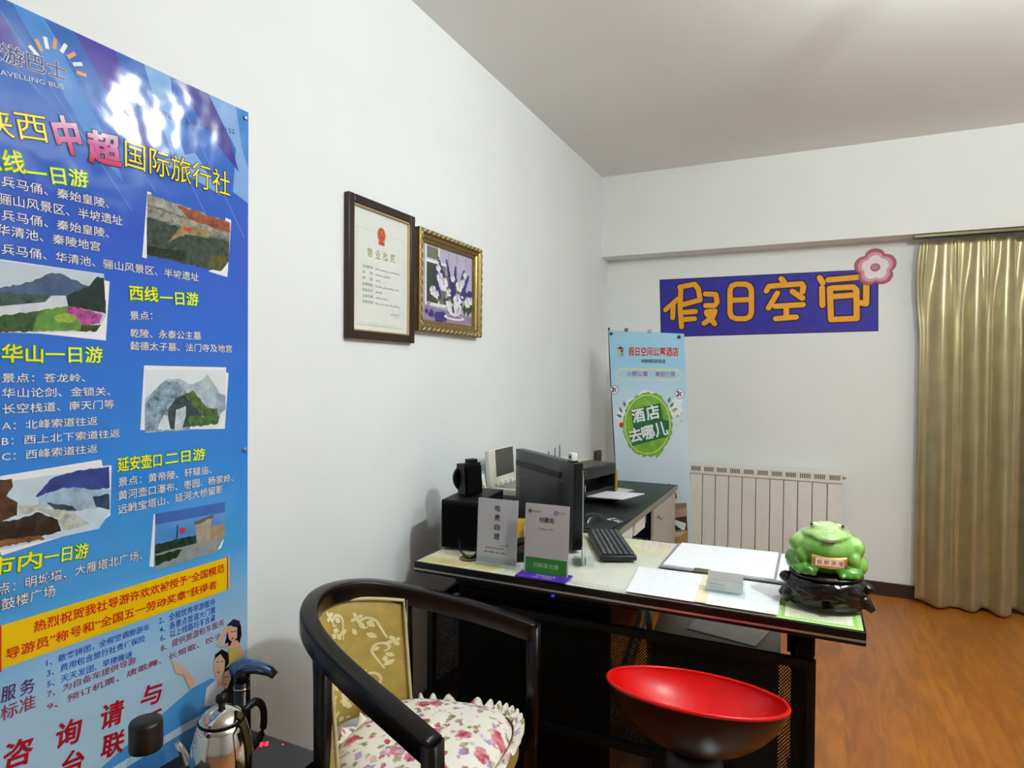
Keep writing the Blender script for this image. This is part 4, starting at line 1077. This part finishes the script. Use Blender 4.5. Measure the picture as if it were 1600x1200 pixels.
# yellow band
P.pp([(0, 978), (354, 871), (354, 922), (0, 1046)], g_ban, 2)
for a in (354.5, 357): P.pp([(a, 868), (a+1.6, 867.5), (a+1.6, 921), (a, 921.5)], g_red if a < 356 else g_ban, 2)
P.poly([(PY0, P.px(0, 978)[1]), P.px(2, 977), P.px(2, 1050), (PY0, P.px(0, 1052)[1])], g_red, 2.3)
P.ptext('热烈祝贺我社导游许欢欢被授予“全国模范', (52, 989), (350, 894), 18, g_red, 4, bold=.02)
P.ptext('导游员”称号和“全国五一劳动奖章”获得者', (9, 1032), (338, 919), 18, g_red, 4, bold=.02)
for s_, a, bb, mm in (('1、散客拼团，全程空调旅游车', (72, 1042), (233, 984), g_txt), ('3、费用包含旅行社责任保险', (73, 1058), (226, 1002), g_txt), ('5、天天发团、早接晚送', (73, 1075), (206, 1027), g_txt), ('7、为自备车提供导游', (73, 1091), (212, 1036), g_mar), ('9、预订机票、唐歌舞、长恨歌、饺子宴', (73, 1111), (358, 992), g_mar),
        ('2、全程优秀导游服务', (248, 976), (336, 945), g_txt), ('4、各景点首道大门票', (249, 990), (336, 958), g_txt), ('6、以上线路均不含餐', (250, 1003), (336, 970), g_txt), ('8、提供旅游包车服务', (251, 1019), (350, 977), g_mar)):
    P.ptext(s_, a, bb, 12, mm, 4, bold=.008)
P.ptext('服', (1, 1099), (24, 1091), 24, g_pur, 4, bold=.008); P.ptext('务', (31, 1089), (54, 1080), 24, g_pur, 4, bold=.008); P.ptext('标准', (0, 1128), (55, 1106), 24, g_mar, 4, bold=.008)
for ch, a, bb, h in (('与', (219, 1107), (250, 1096), 32), ('请', (155, 1142), (190, 1129), 38), ('询', (85, 1173), (124, 1158), 40), ('咨', (2, 1207), (48, 1190), 42), ('联', (156, 1188), (191, 1175), 36), ('系', (220, 1153), (250, 1142), 36), ('台', (93, 1222), (128, 1208), 42)):
    P.ptext(ch, a, bb, h, g_dred, 4, bold=.025)
# blue sweeps at the foot
g_cy = gloss_print('poster_cyan', '#4f9ade'); g_cy2 = gloss_print('poster_pale_sweep', '#cfe2f1')
P.poly([(PY0, .34), P.px(180, 1180), P.px(300, 1075), P.px(330, 1060), P.px(386, 1075), (PY1, PZ0), (PY0, PZ0)], g_cy, 1)
P.poly([P.px(150, 1215), P.px(290, 1130), P.px(384, 1080), P.px(386, 1090), P.px(290, 1142), P.px(150, 1228)], g_cy2, 2)
# printed photographs
rj = random.Random(21)
def ragged(pts):
    out = []
    for (xa, ya), (xb, yb) in zip(pts, pts[1:]+pts[:1]):
        n = max(1, int(math.hypot(xb-xa, yb-ya)/5)); out.append((xa, ya))
        for k in range(1, n): out.append((xa+(xb-xa)*k/n, ya+(yb-ya)*k/n+rj.uniform(-1.5, 1.5)))
    return out
def photo(white, pic, base, fills, lay=2):
    for wv in white: P.pp(wv, g_white, lay)
    P.pp(pic, gloss_print(*base), lay+.5)
    for k, (pts, n, h, va, sc) in enumerate(fills): P.pp(ragged(pts) if va >= .2 else pts, gloss_print(n, h, min(.85, va*1.5), sc), lay+.8+.06*k)
photo([[(230, 299), (236, 301), (229, 404), (222, 402)], [(352, 340), (361, 344), (355, 433), (325, 424), (352, 410)]],
      [(230, 303), (359, 348), (357, 408), (344, 424), (229, 398)], ('photo_ruin', '#6d6a5e', .5, 34),
      [([(230, 303), (359, 348), (359, 362), (230, 318)], 'photo_grey_field', '#97958c', .4, 40), ([(275, 320), (359, 348), (359, 364), (300, 346)], 'photo_rust', '#8e4e30', .5, 40),
       ([(230, 322), (357, 364), (357, 374), (230, 338)], 'photo_stone', '#8d8c80', .5, 60), ([(229, 340), (357, 378), (357, 408), (344, 424), (229, 398)], 'photo_thicket', '#37443c', .7, 70),
       ([(285, 350), (330, 362), (326, 372), (290, 366), (262, 378)], 'photo_straw', '#8f7c50', .4, 50), ([(287, 354), (300, 357), (298, 362), (287, 360)], 'photo_red', '#a8352c', .2, 50), ([(330, 398), (357, 400), (357, 408), (344, 424), (325, 420)], 'photo_olive', '#54502a', .5, 60), ([(229, 385), (290, 392), (288, 408), (229, 398)], 'photo_dark_green', '#1c2a1c', .5, 60)])
photo([[(0, 405), (90, 418), (162, 428), (163, 438), (171, 440), (165, 532), (60, 521), (0, 519)]],
      [(-40, 402), (162, 428), (166, 492), (152, 518), (-40, 520)], ('photo_sky', '#c3cfdb', .05, 10),
      [([(-40, 462), (0, 450), (50, 440), (75, 428), (92, 427), (140, 448), (165, 470), (165, 480), (-40, 480)], 'photo_blue_hill', '#455a78', .25, 30), ([(-40, 458), (0, 457), (75, 460), (70, 478), (-40, 482)], 'photo_bank', '#37504a', .5, 50), ([(105, 462), (140, 446), (152, 432), (162, 434), (165, 490), (105, 478)], 'photo_pines', '#1f2f2c', .4, 50),
       ([(-40, 482), (70, 472), (80, 462), (102, 462), (106, 478), (60, 486), (-40, 498)], 'photo_path', '#cdd3dc', .08, 30), ([(-40, 498), (60, 486), (80, 490), (50, 518), (-40, 520)], 'photo_hedge', '#35552c', .5, 50), ([(60, 486), (105, 478), (130, 490), (125, 516), (50, 518)], 'photo_lawn', '#5c8a3a', .3, 40), ([(83, 495), (100, 489), (120, 494), (115, 503), (90, 505)], 'photo_bush', '#8fae3c', .3, 60), ([(100, 485), (115, 479), (160, 492), (155, 505), (128, 508), (118, 495)], 'photo_magenta', '#a8488e', .5, 80), ([(120, 505), (158, 508), (150, 518), (95, 516)], 'photo_moss', '#3b4f26', .5, 50)])
photo([[(225, 571), (353, 574), (353, 582), (357, 583), (351, 670), (219, 672)]],
      [(226, 578), (352, 578), (352, 650), (340, 668), (226, 676)], ('photo_pale_sky', '#dfe6ec', .04, 10),
      [([(226, 625), (245, 605), (262, 592), (280, 592), (295, 600), (312, 596), (324, 585), (333, 598), (345, 618), (352, 622), (352, 640), (226, 640)], 'photo_pale_crag', '#a9bac6', .25, 40), ([(226, 632), (240, 610), (258, 595), (276, 596), (290, 612), (300, 640), (296, 672), (226, 676)], 'photo_granite', '#7f97a6', .6, 55),
       ([(262, 640), (275, 622), (292, 614), (305, 618), (318, 640), (325, 660), (262, 672)], 'photo_shadow_rock', '#2d3f44', .5, 50), ([(245, 672), (255, 648), (262, 650), (266, 672)], 'photo_white_rock', '#cfdbe2', .2, 50), ([(272, 672), (275, 640), (290, 634), (290, 650), (284, 672)], 'photo_white_face', '#b9c6cd', .3, 60), ([(300, 624), (312, 626), (324, 652), (320, 658)], 'photo_white_edge', '#dfe5e6', .1, 60), ([(286, 616), (300, 610), (312, 622), (322, 636), (345, 640), (340, 662), (292, 668), (296, 650), (318, 652)], 'photo_pine_green', '#42632e', .5, 70), ([(336, 612), (352, 618), (352, 640), (340, 650)], 'photo_far_crag', '#8ea2b4', .3, 40)])
photo([[(0, 744), (158, 718), (160, 728), (174, 727), (172, 805), (150, 822), (2, 868), (-3, 855)]],
      [(-40, 760), (170, 729), (172, 800), (154, 826), (-40, 868)], ('photo_spray', '#c3d6e6', .08, 20),
      [([(55, 776), (80, 748), (120, 735), (170, 729), (171, 762), (120, 770)], 'photo_blue_cliff', '#2c3f88', .25, 25), ([(60, 775), (100, 762), (172, 765), (172, 790), (110, 800), (60, 790)], 'photo_mist', '#9ab4cc', .25, 30), ([(144, 776), (170, 772), (171, 796), (150, 792)], 'photo_dark_water', '#27405c', .4, 40), ([(-40, 755), (18, 748), (20, 760), (10, 775), (27, 785), (26, 805), (0, 816), (-40, 820)], 'photo_brown_rock', '#4c3322', .5, 40), ([(25, 812), (60, 800), (90, 812), (95, 830), (60, 838), (0, 845), (-40, 850), (-40, 818)], 'photo_dark_rock', '#2a2018', .5, 40),
       ([(28, 790), (60, 788), (110, 800), (140, 818), (100, 830), (90, 810), (60, 798), (30, 806)], 'photo_foam', '#b7b9b2', .35, 60), ([(72, 785), (112, 790), (120, 798), (85, 796)], 'photo_boulder', '#36424e', .5, 40), ([(-40, 850), (60, 836), (70, 842), (-40, 862)], 'photo_tan', '#7b5a38', .4, 50)])
photo([[(240, 803), (243, 803), (240, 886), (233, 885)], [(330, 862), (350, 842), (345, 856), (332, 864)]],
      [(242, 803), (351, 784), (351, 838), (338, 862), (243, 891)], ('photo_evening_sky', '#4f8ace', .1, 8),
      [([(242, 803), (351, 784), (351, 800), (242, 820)], 'photo_deep_sky', '#2c5fb0', .08, 8), ([(242, 852), (262, 846), (295, 838), (306, 836), (306, 850), (260, 862), (242, 866)], 'photo_tree_line', '#283a2c', .5, 60), ([(304, 815), (332, 806), (330, 814), (328, 845), (308, 848)], 'photo_gate', '#a89c88', .2, 60), ([(303, 814), (333, 804), (333, 809), (304, 820)], 'photo_gate_roof', '#57524a', .2, 60), ([(328, 822), (351, 816), (351, 840), (328, 846)], 'photo_wall_stone', '#a08a70', .2, 60), ([(242, 866), (270, 858), (350, 838), (338, 862), (243, 891)], 'photo_road', '#8f9498', .15, 40), ([(242, 868), (285, 858), (275, 872), (243, 884)], 'photo_dark_lawn', '#24381f', .4, 50), ([(276, 820), (278, 820), (277, 842), (275, 842)], 'photo_pole', '#35322e', .1, 50), ([(279, 826), (288, 824), (290, 830), (283, 836)], 'photo_lantern', '#c23a4a', .1, 50)])
# printed people at the foot
sk = gloss_print('poster_skin', '#dcae94'); hr = gloss_print('poster_hair', '#20161a'); dr = gloss_print('poster_dress', '#c2b558'); sh_ = gloss_print('poster_shirt', '#dfe3ee'); cp = gloss_print('poster_cap', '#2a2a48')
def fig(lay, *parts):
    for k, (pts, m_) in enumerate(parts): P.pp(pts, m_, lay+.15*k)
fig(4.2, ([(356, 986), (366, 972), (376, 976), (377, 992), (373, 1008), (360, 1010), (350, 1008)], hr), ([(338, 1010), (350, 980), (358, 976), (358, 980), (344, 1008), (356, 1004), (356, 1012)], sk), ([(355, 984), (360, 978), (370, 980), (370, 996), (363, 1004), (357, 998)], sk), ([(353, 978), (364, 967), (374, 970), (375, 979), (364, 977)], cp), ([(362, 1002), (370, 1000), (380, 1016), (380, 1032), (374, 1028), (356, 1014)], sk), ([(356, 1014), (368, 1012), (373, 1022), (368, 1036), (358, 1040)], dr))
fig(5.2, ([(322, 1075), (338, 1060), (350, 1075), (345, 1100), (318, 1104)], sh_), ([(334, 1038), (336, 1022), (346, 1014), (356, 1020), (357, 1036), (350, 1048)], hr), ([(333, 1040), (336, 1028), (344, 1022), (351, 1032), (350, 1048), (340, 1058), (334, 1050)], sk), ([(337, 1056), (346, 1050), (346, 1070), (340, 1072)], sk), ([(268, 1032), (280, 1036), (296, 1052), (303, 1062), (303, 1070), (296, 1076), (286, 1054), (274, 1052)], sk))
fig(6.4, ([(348, 1062), (350, 1046), (360, 1038), (368, 1040), (368, 1090), (352, 1086)], hr), ([(347, 1066), (350, 1050), (357, 1046), (360, 1060), (354, 1076), (347, 1074)], sk), ([(345, 1080), (354, 1076), (368, 1088), (368, 1110), (342, 1104)], gloss_print('poster_dark_top', '#2c2430')))
lip = gloss_print('poster_lip', '#b0404a')
for (u, v, k) in ((361.5, 987, 1), (366.5, 986, 1), (339, 1034, 1.1), (346, 1033, 1.1), (350.5, 1058, 1), (355, 1057, 1)):
    P.pp([(u-1.6*k, v-.4), (u+1.6*k, v-.8), (u+1.4*k, v+.6), (u-1.4*k, v+.8)], hr, 7.2)
for (u, v) in ((362.5, 997), (340, 1050), (351, 1069)): P.pp([(u-2.4, v-.6), (u+2.6, v-1.2), (u+1, v+1.4), (u-1.4, v+1.4)], lip, 7.2)
P.build('printed_sheet', PT)
MB().box(0, .0006, PY0-.88-.001, PY1-.88+.001, PZ0-.001, PZ1+.001).build('backing_film', gloss_print('poster_film', '#c4d4e4'), PT)
for z in (PZ1-.02, 1.2, .34):
    MB().at((.0045, PY1-.88-.012, z), ry=PI/2).lathe([(.006, 0), (.006, .001), (.003, .002)], 14).build('eyelet', steel, PT)

# ================================================================== X-BANNER
def bn(name, h, va=.03, sc=20): return mat(name, h, .45, var=va, scale=sc)
TLp = EYE + ray(951, 516)*(4.13/ray(951, 516).y); TRp = EYE + ray(1069, 521.5)*(4.06/ray(1069, 521.5).y); BRp = EYE + ray(1082, 850)*(4.03/ray(1082, 850).y)
BT = thing('banner_stand', 'pale blue hotel banner on a black stand in the back corner', 'banner', (TLp.x, TLp.y, 0))
B = Print(TLp, TRp-TLp, TLp-(TLp+(BRp-TRp)), eps=.0005)
def bq(x, y): return B.px(x, y)
bb = ramp_by_z(bn('banner_blue', '#a9d4ec'), [(.1, '#d6e8f4'), (1.1, '#dbeaf5'), (1.30, '#c4e0f0'), (1.5, '#9fd2ee'), (1.75, '#a8d6ec')])
Ww = bq(1069, 521.5)[0]; Hh = 1.60
bl = [(0, 0), (Ww, 0), (Ww+.0, -Hh), (.0, -Hh)]
B.poly([(0, 0), (Ww, 0), (bq(1082, 850)[0], bq(1082, 850)[1]), (bq(1082, 850)[0]+.0, -Hh), (bq(963, 740)[0], -Hh), bq(963, 740), bq(956, 620)], bb, 0)
cl = bn('banner_cloud', '#eef4f8')
for x, y, r in ((1055, 640, 11), (1059, 627, 8), (1040, 650, 12), (975, 650, 14), (990, 632, 12), (1010, 622, 14), (1000, 660, 16)):
    q = bq(x, y); B.disc(q[0], q[1], r*.0043, r*.0036, cl, .4+r*.01)
lr = bn('banner_red', '#b3202c'); B.ptext('假日空间公寓酒店', (982, 556), (1060, 557), 14, lr, 4, bold=.03, out=cl, obold=.04)
bk = bn('banner_dark', '#3a3a44'); B.ptext('钟鼓楼回民街店', (1002, 567), (1040, 567.5), 6, bk, 4, bold=.01)
for (x, y, hcol) in ((967, 548, '#f0b26a'), (972, 548, '#c22a4a'), (967, 554, '#b6cf6a'), (972, 554, '#5fa0a4')):
    q = bq(x, y); B.rect(q[0]-.009, q[1]-.011, q[0]+.009, q[1]+.011, bn('logo_'+hcol[1:], hcol), 3)
B.poly([bq(964, 545), bq(969.5, 541), bq(975, 545)], bk, 3)
yl = bn('banner_cream', '#e6e0b8')
B.stroke([bq(962, 585), bq(969, 577), bq(1058, 577.5), bq(1065, 586), bq(1059, 594), bq(969, 593.5)], .010, yl, 2, True)
B.ptext('小憩公寓', (979, 588), (1012, 588), 8, lr, 3); B.ptext('美团力荐', (1024, 588.5), (1055, 589), 8, lr, 3)
for x, y in ((1062, 615.5), (960, 609)):
    q = bq(x, y); B.disc(q[0], q[1], .031, .031, bk, 2); B.disc(q[0], q[1], .028, .028, cl, 2.5)
    for s in (-1, 1): B.stroke([(q[0]-.013, q[1]-s*.013), (q[0]+.013, q[1]+s*.013)], .007, bn('banner_plum', '#7a3058'), 3); B.disc(q[0]-.011, q[1]-s*.011, .008, .008, MATS['banner_plum'], 3)
# green bubble
gb = bn('banner_leaf_green', '#7fb53a', .3, 26); gb2 = bn('banner_pale_green', '#c6dd8e', .1, 20); gdk = bn('banner_dark_green', '#1c6a3c')
rb = random.Random(5); q = bq(1011, 663)
B.poly([(q[0]+.165*rb.uniform(.96, 1.05)*math.cos(2*PI*k/90), q[1]+.205*rb.uniform(.96, 1.05)*math.sin(2*PI*k/90)) for k in range(90)], gb, 2)
B.poly([bq(1018, 700), bq(1040, 690), bq(1036, 705), bq(1026, 716), bq(1022, 706)], gb, 2.1)
B.stroke([(q[0]+.152*math.cos(k/20*2*PI), q[1]+.19*math.sin(k/20*2*PI)) for k in range(20)], .008, gb2, 2.5, True)
B.poly([bq(986, 640), bq(1032, 630), bq(1036, 655), bq(1046, 658), bq(1044, 682), bq(988, 697), bq(983, 676), bq(990, 670)], gdk, 3)
for ch, x0, y0_, x1, y1_, h in (('酒', 990, 661, 1009, 657.5, 21), ('店', 1012, 657, 1032, 653, 22), ('去', 986, 692, 1005, 688, 21), ('哪', 1006, 688, 1025, 684, 21), ('儿', 1026, 684, 1045, 679, 22)):
    B.ptext(ch, (x0, y0_), (x1, y1_), h, cl, 4, bold=.03)
lf2 = bn('banner_sprig', '#4f7a50')
for x, y, a in ((1047, 637, 60), (1049, 642, 25), (972, 645, 120), (972, 652, 160), (977, 636, 110), (1044, 630, 75)):
    qq = bq(x, y); ar = math.radians(a); B.poly([qq, (qq[0]+.02*math.cos(ar+.5), qq[1]+.02*math.sin(ar+.5)), (qq[0]+.045*math.cos(ar), qq[1]+.045*math.sin(ar)), (qq[0]+.02*math.cos(ar-.5), qq[1]+.02*math.sin(ar-.5))], lf2, 2.7)
qq = bq(971, 664); B.disc(qq[0], qq[1], .015, .018, bn('banner_tomato', '#cf3a34'), 2.7)
for x, y, r in ((1053, 642, .012), (1059, 650, .011), (1065, 646, .006), (1056, 664, .004), (1064, 658, .006)):
    qq = bq(x, y); B.disc(qq[0], qq[1], r, r, bn('banner_peach', '#dba66c'), 2.7, 5)
B.ptext('酒店', (1016, 783), (1060, 779), 24, lr, 4, bold=.02, out=cl, obold=.05)
# bedroom photo
B.pp([(1020, 788), (1073, 786), (1075, 848), (1020, 852)], bn('bed_wall', '#b99a86', .1), 2)
B.pp([(1020, 788), (1073, 786), (1073, 792), (1020, 806)], bn('bed_ceiling', '#8f7a6e', .1), 2.3)
B.pp([(1040, 812), (1073, 806), (1074, 828), (1040, 830)], bn('bed_brown', '#4a2f26', .1), 2.3)
B.pp([(1040, 818), (1055, 812), (1072, 818), (1070, 828), (1045, 830)], cl, 2.6); B.pp([(1044, 820), (1052, 817), (1066, 828), (1056, 829)], bk, 2.9)
B.pp([(1020, 832), (1075, 828), (1075, 848), (1020, 852)], bn('bed_floor', '#b98a54', .15), 2.3); B.pp([(1040, 833), (1074, 830), (1062, 838), (1040, 840)], bn('bed_cream', '#d8c6b0', .05), 2.6)
B.build('banner_sheet', BT)
pole = mat('stand_black', '#121212', .4)
inv = BT.matrix_basis.inverted()
Bp = lambda x, y, d=-.006: tuple(inv @ (B.P0 + B.ux*x + B.uy*y + B.n*d))
mb = MB().tube([Bp(bq(u, v)[0], bq(u, v)[1], -.008) for u, v in ((950.5, 512), (952.5, 570), (955.5, 625), (959, 690), (963, 740), (968, 800))], .006, 8); mb.build('side_pole', pole, BT)
cp_ = Bp(Ww/2+.03, -.85, -.10)
for nm, e in (('brace', Bp(.02, -.005)), ('brace', Bp(Ww-.02, -.005)), ('brace', Bp(.05, -Hh+.02)), ('brace', Bp(Ww+.04, -Hh+.02))): MB().tube([cp_, e], .005, 8).build(nm, pole, BT)
MB().tube([cp_, (cp_[0]-.05, cp_[1]+.30, .012)], .007, 8).build('rear_foot', pole, BT)
MB().ball(*cp_, .022, n=12, k=8).build('hub', pole, BT)
for (x, y) in ((.022, -.022), (Ww-.03, -.022)): MB().ball(*Bp(x, y, .004), .011, n=10, k=8).build('corner_button', mat('button_navy', '#2d3a4a', .3), BT)
for x, mm in ((.125, 'clip_grey'), (.285, 'clip_pale')): MB().at(Bp(x, .005, .0)).box(-.012, .012, -.006, .006, -.01, .014, .003).build('clip', mat(mm, '#6f7680' if mm == 'clip_grey' else '#a9aaa6', .4), BT)

# ================================================================== BACK WALL: PAINTED SIGN
ultram = mat('ultramarine_paint', '#2b229c', .6, var=.16, scale=18)
orange = mat('orange_paint', '#f0a41c', .6, var=.06); outl = mat('outline_paint', '#2a1c3a', .7)
M_ = thing('wall_mural', 'blue painted wall sign with orange lettering above the radiator', 'mural', (0, YB, 0))
A = Print((0, YB-.0004, 0), (1, 0, 0), (0, 0, 1), eps=.0003)
A.pp([(1030.5, 437), (1372.5, 420), (1372.5, 517.5), (1032.5, 527)], outl, 1)
A.pp([(1032, 438.3), (1371, 421.3), (1371, 516.3), (1034, 525.5)], ultram, 2)
z5 = lambda *pts: [(900+x/3, 370+y/3) for x, y in pts]
z6 = lambda *pts: [(1250+x/3.4286, 340+y/3.4286) for x, y in pts]
rnd = lambda x0, y0, x1, y1, r: [(x0+r, y0), (x1-r, y0), (x1-r*.3, y0+r*.3), (x1, y0+r), (x1, y1-r), (x1-r*.3, y1-r*.3), (x1-r, y1), (x0+r, y1), (x0+r*.3, y1-r*.3), (x0, y1-r), (x0, y0+r), (x0+r*.3, y0+r*.3), (x0+r, y0)]
ST = [z5((420, 342), (480, 290)), z5((456, 322), (453, 380)), z5((492, 236), (488, 330), (495, 422)), z5((486, 236), (556, 222), (574, 245), (582, 296), (502, 318)), z5((490, 320), (502, 318)),
      z5((500, 355), (560, 350)), z5((500, 388), (556, 384)), z5((606, 268), (655, 270), (662, 305), (650, 322), (608, 322)), z5((612, 352), (652, 348), (640, 378), (600, 406)), z5((612, 358), (650, 408)),
      [(900+x/3, 370+y/3) for x, y in rnd(722, 222, 822, 384, 28)], z5((722, 298), (822, 294)),
      z5((962, 196), (976, 214)), z5((892, 254), (904, 232), (1058, 220), (1066, 234), (1062, 258)), z5((944, 264), (902, 334)), z5((1014, 256), (1062, 288)), z5((934, 326), (1064, 318)), z5((986, 326), (986, 380)), z5((936, 384), (1032, 376)),
      z6((105, 322), (122, 350)), z6((118, 376), (120, 470)), z6((152, 334), (330, 318)), z6((356, 350), (354, 462), (322, 456)), z6((160, 380), (166, 546), (304, 540), (302, 388), (286, 372), (172, 378)), z6((168, 424), (298, 414))]
for s_ in ST:
    q = [A.px(*x) for x in s_]
    A.stroke(q, .056, outl, 3); A.stroke(q, .036, orange, 4)
    for e in (q[0], q[-1]):
        A.disc(*e, .0272, .0272, outl, 3, 10); A.disc(*e, .0178, .0178, orange, 4, 10)
A.build('painted_panel', M_)
FL = Print((0, YB-.0004, 0), (1, 0, 0), (0, 0, 1), eps=.0003, base=.0018)
pet = mat('petal_rose', '#b5566c', .6, var=.06); pet2 = mat('petal_pink', '#d79aa8', .6, var=.06); pet3 = mat('petal_white', '#ecdfe4', .6, var=.03)
cx, cy = FL.px(1367.5, 418)
def flower(k, lay, mm):
    pts = []
    for i in range(60):
        a = 2*PI*i/60 + .35; r = .118*(.80+.22*abs(math.cos(2.5*(a-1.62)))**.7)*k
        pts.append((cx+r*math.cos(a), cy+r*math.sin(a)))
    FL.poly(pts, mm, lay)
flower(1.03, 1, mat('flower_outline', '#7a3a4c', .6)); flower(.99, 2, pet); flower(.84, 3, pet2); flower(.66, 4, pet3)
FL.disc(cx, cy, .029, .027, pet, 5); FL.disc(cx-.002, cy+.002, .020, .018, mat('flower_core', '#a98a92', .6), 6)
FL.build('painted_flower', M_)

# ================================================================== RADIATOR
radm = mat('radiator_enamel', '#ebe8df', .4, var=.02)
slotm = mat('slot_dark', '#3d382c', .7)
R_ = thing('radiator', 'cream panel radiator with slotted top on the back wall', 'radiator', (0, YB, 0))
gaps = [(EYE + ray(u, 790)*((4.715)/ray(u, 790).y)).x for u in (1097.5, 1117.5, 1138, 1159, 1180.5, 1202.5, 1224, 1246, 1268.5, 1292)]
st = (gaps[-1]-gaps[0])/9
xs = [gaps[0]-st*k for k in (3, 2, 1)] + gaps + [gaps[-1]+st]
mb = MB(); mb.box(xs[0]-.01, xs[-1]+.0, -.115, -.03, .722, .790, .004); mb.mi = 1
for a in xs[:-1]:
    for k in range(6): x = a+st*(.5+(k-2.5)*.125); mb.box(x-.0030, x+.0030, -.1158, -.114, .744, .775)
mb.build('top_grille', [radm, slotm], R_)
for a, b_ in zip(xs, xs[1:]): MB().box(a+.0022, b_-.0022, -.108, -.045, .13, .720, .003).build('section', radm, R_)
MB().box(xs[0]+.01, xs[-1]-.01, -.09, -.05, .14, .71).build('water_core', mat('radiator_core', '#3c3a33', .6), R_)
MB().at((xs[-1]+.002, -.085, .758), ry=PI/2).lathe([(.010, 0), (.010, .012), (.006, .014), (.006, .02)], 16).build('air_valve', steel, R_)
for x in (xs[1], xs[-2]): MB().box(x-.015, x+.015, -.045, -.0005, .62, .66).build('wall_bracket', steel, R_)
for x in (xs[0]+.04, xs[-1]-.04): MB().box(x-.02, x+.02, -.1, -.05, 0, .14).build('foot', radm, R_)
# socket behind the banner
t = thing('wall_socket', 'grey plastic wall box low on the left wall near the banner', 'socket', (XL, 4.56, .80))
MB().box(0, .03, -.05, .05, -.06, .06, .006).build('socket_box', mat('socket_grey', '#5c584e', .5), t)
MB().box(.03, .033, -.03, .03, -.03, .03, .002).build('socket_plate', mat('socket_plate', '#454138', .5), t)

# ================================================================== CURTAINS
def satin():
    M = mat('gold_satin', '#b9ae86', .33, .75, var=.10, scale=8, bump=.10, bscale=260)
    N, L, b = nodes_of(M)
    b.inputs['Sheen Weight'].default_value = .2
    b.inputs['Anisotropic'].default_value = .4
    return M
sat = satin()
def curtain(name, label, x0, x1, yc, folds, seed, amp=.055, z0=.012):
    rc = random.Random(seed)
    z1 = 2.262
    t = thing(name, label, 'curtain', ((x0+x1)/2, yc, 0), 0, 'gold curtains'); cx = (x0+x1)/2
    cen = [(k+.12)/folds for k in range(folds)]
    jit = [rc.uniform(-.12, .12) for _ in range(folds+2)]
    def f(u, v):
        z = z0+(z1-z0)*v
        top = max(0, (v-.86)/.14)
        # broad folds lower down
        ph = 2*PI*(u*folds*1.0) + .5*math.sin(5*u+seed)
        lo = amp*(.60*math.sin(ph) + .24*math.sin(2.03*ph+1.1+.5*math.sin(2*PI*v*.35)))
        # pinch pleats near the heading
        pl = 0
        for k in cen:
            d = (u-k)*folds
            if abs(d) < .16: pl -= .030*(.5+.5*math.cos(d*2*PI/.107))*(1-abs(d)/.16*.5)
        hi = pl + .010*math.sin(ph*2+1)
        k_ = min(1, max(0, (1-v)/.22)); k_ = k_*k_*(3-2*k_)
        y = hi*(1-k_) + lo*k_*(1+.25*(1-v))
        flare = 1+.012*(1-v)
        x = (x0-cx)*flare + (x1-x0)*flare*u + .010*k_*math.cos(ph)
        x += -.018*max(0, 1-u*7)*math.sin(PI*min(1, (1-v)*4)) if u < .15 else 0
        zz = z + (.02*math.sin(ph*.5+1)*(1-v)**6 if v < .3 else 0)
        return (x, y, max(z0, zz))
    o = MB().grid(f, 40*folds, 70).build('curtain_cloth', sat, t)
    o.modifiers.new('solid', 'SOLIDIFY').thickness = .003
    hb = MB()
    for k in cen: hb.at(((x0-cx)+(x1-x0)*k, .0, 2.245)).tube([(0, 0, 0), (0, -.004, .025), (0, .008, .045)], .003, 6)
    hb.at(); hb.build('curtain_hooks', steel, t)
curtain('gold_curtain', 'gold satin pleated curtain at the right edge, nearest the mural', .565, 1.05, 4.695, 3, 2.2, amp=.04)
curtain('gold_curtain', 'gold satin curtain panel cut off by the right frame edge', 1.03, 2.5, 4.776, 9, 4.1, amp=.02)
t = thing('curtain_rail', 'olive metal curtain rail under the ceiling beam', 'curtain rail', (.56, 4.70, 2.285))
MB().box(-.03, 2.2, -.035, -.01, -.0, .018, .002).box(-.03, 2.2, .01, .03, -.0, .018, .002).build('track', mat('olive_metal', '#6b6444', .4, .4), t)
for x in (.02, .7, 1.4, 2.1): MB().box(x-.012, x+.012, -.035, .03, .018, .0205).build('bracket', steel, t)
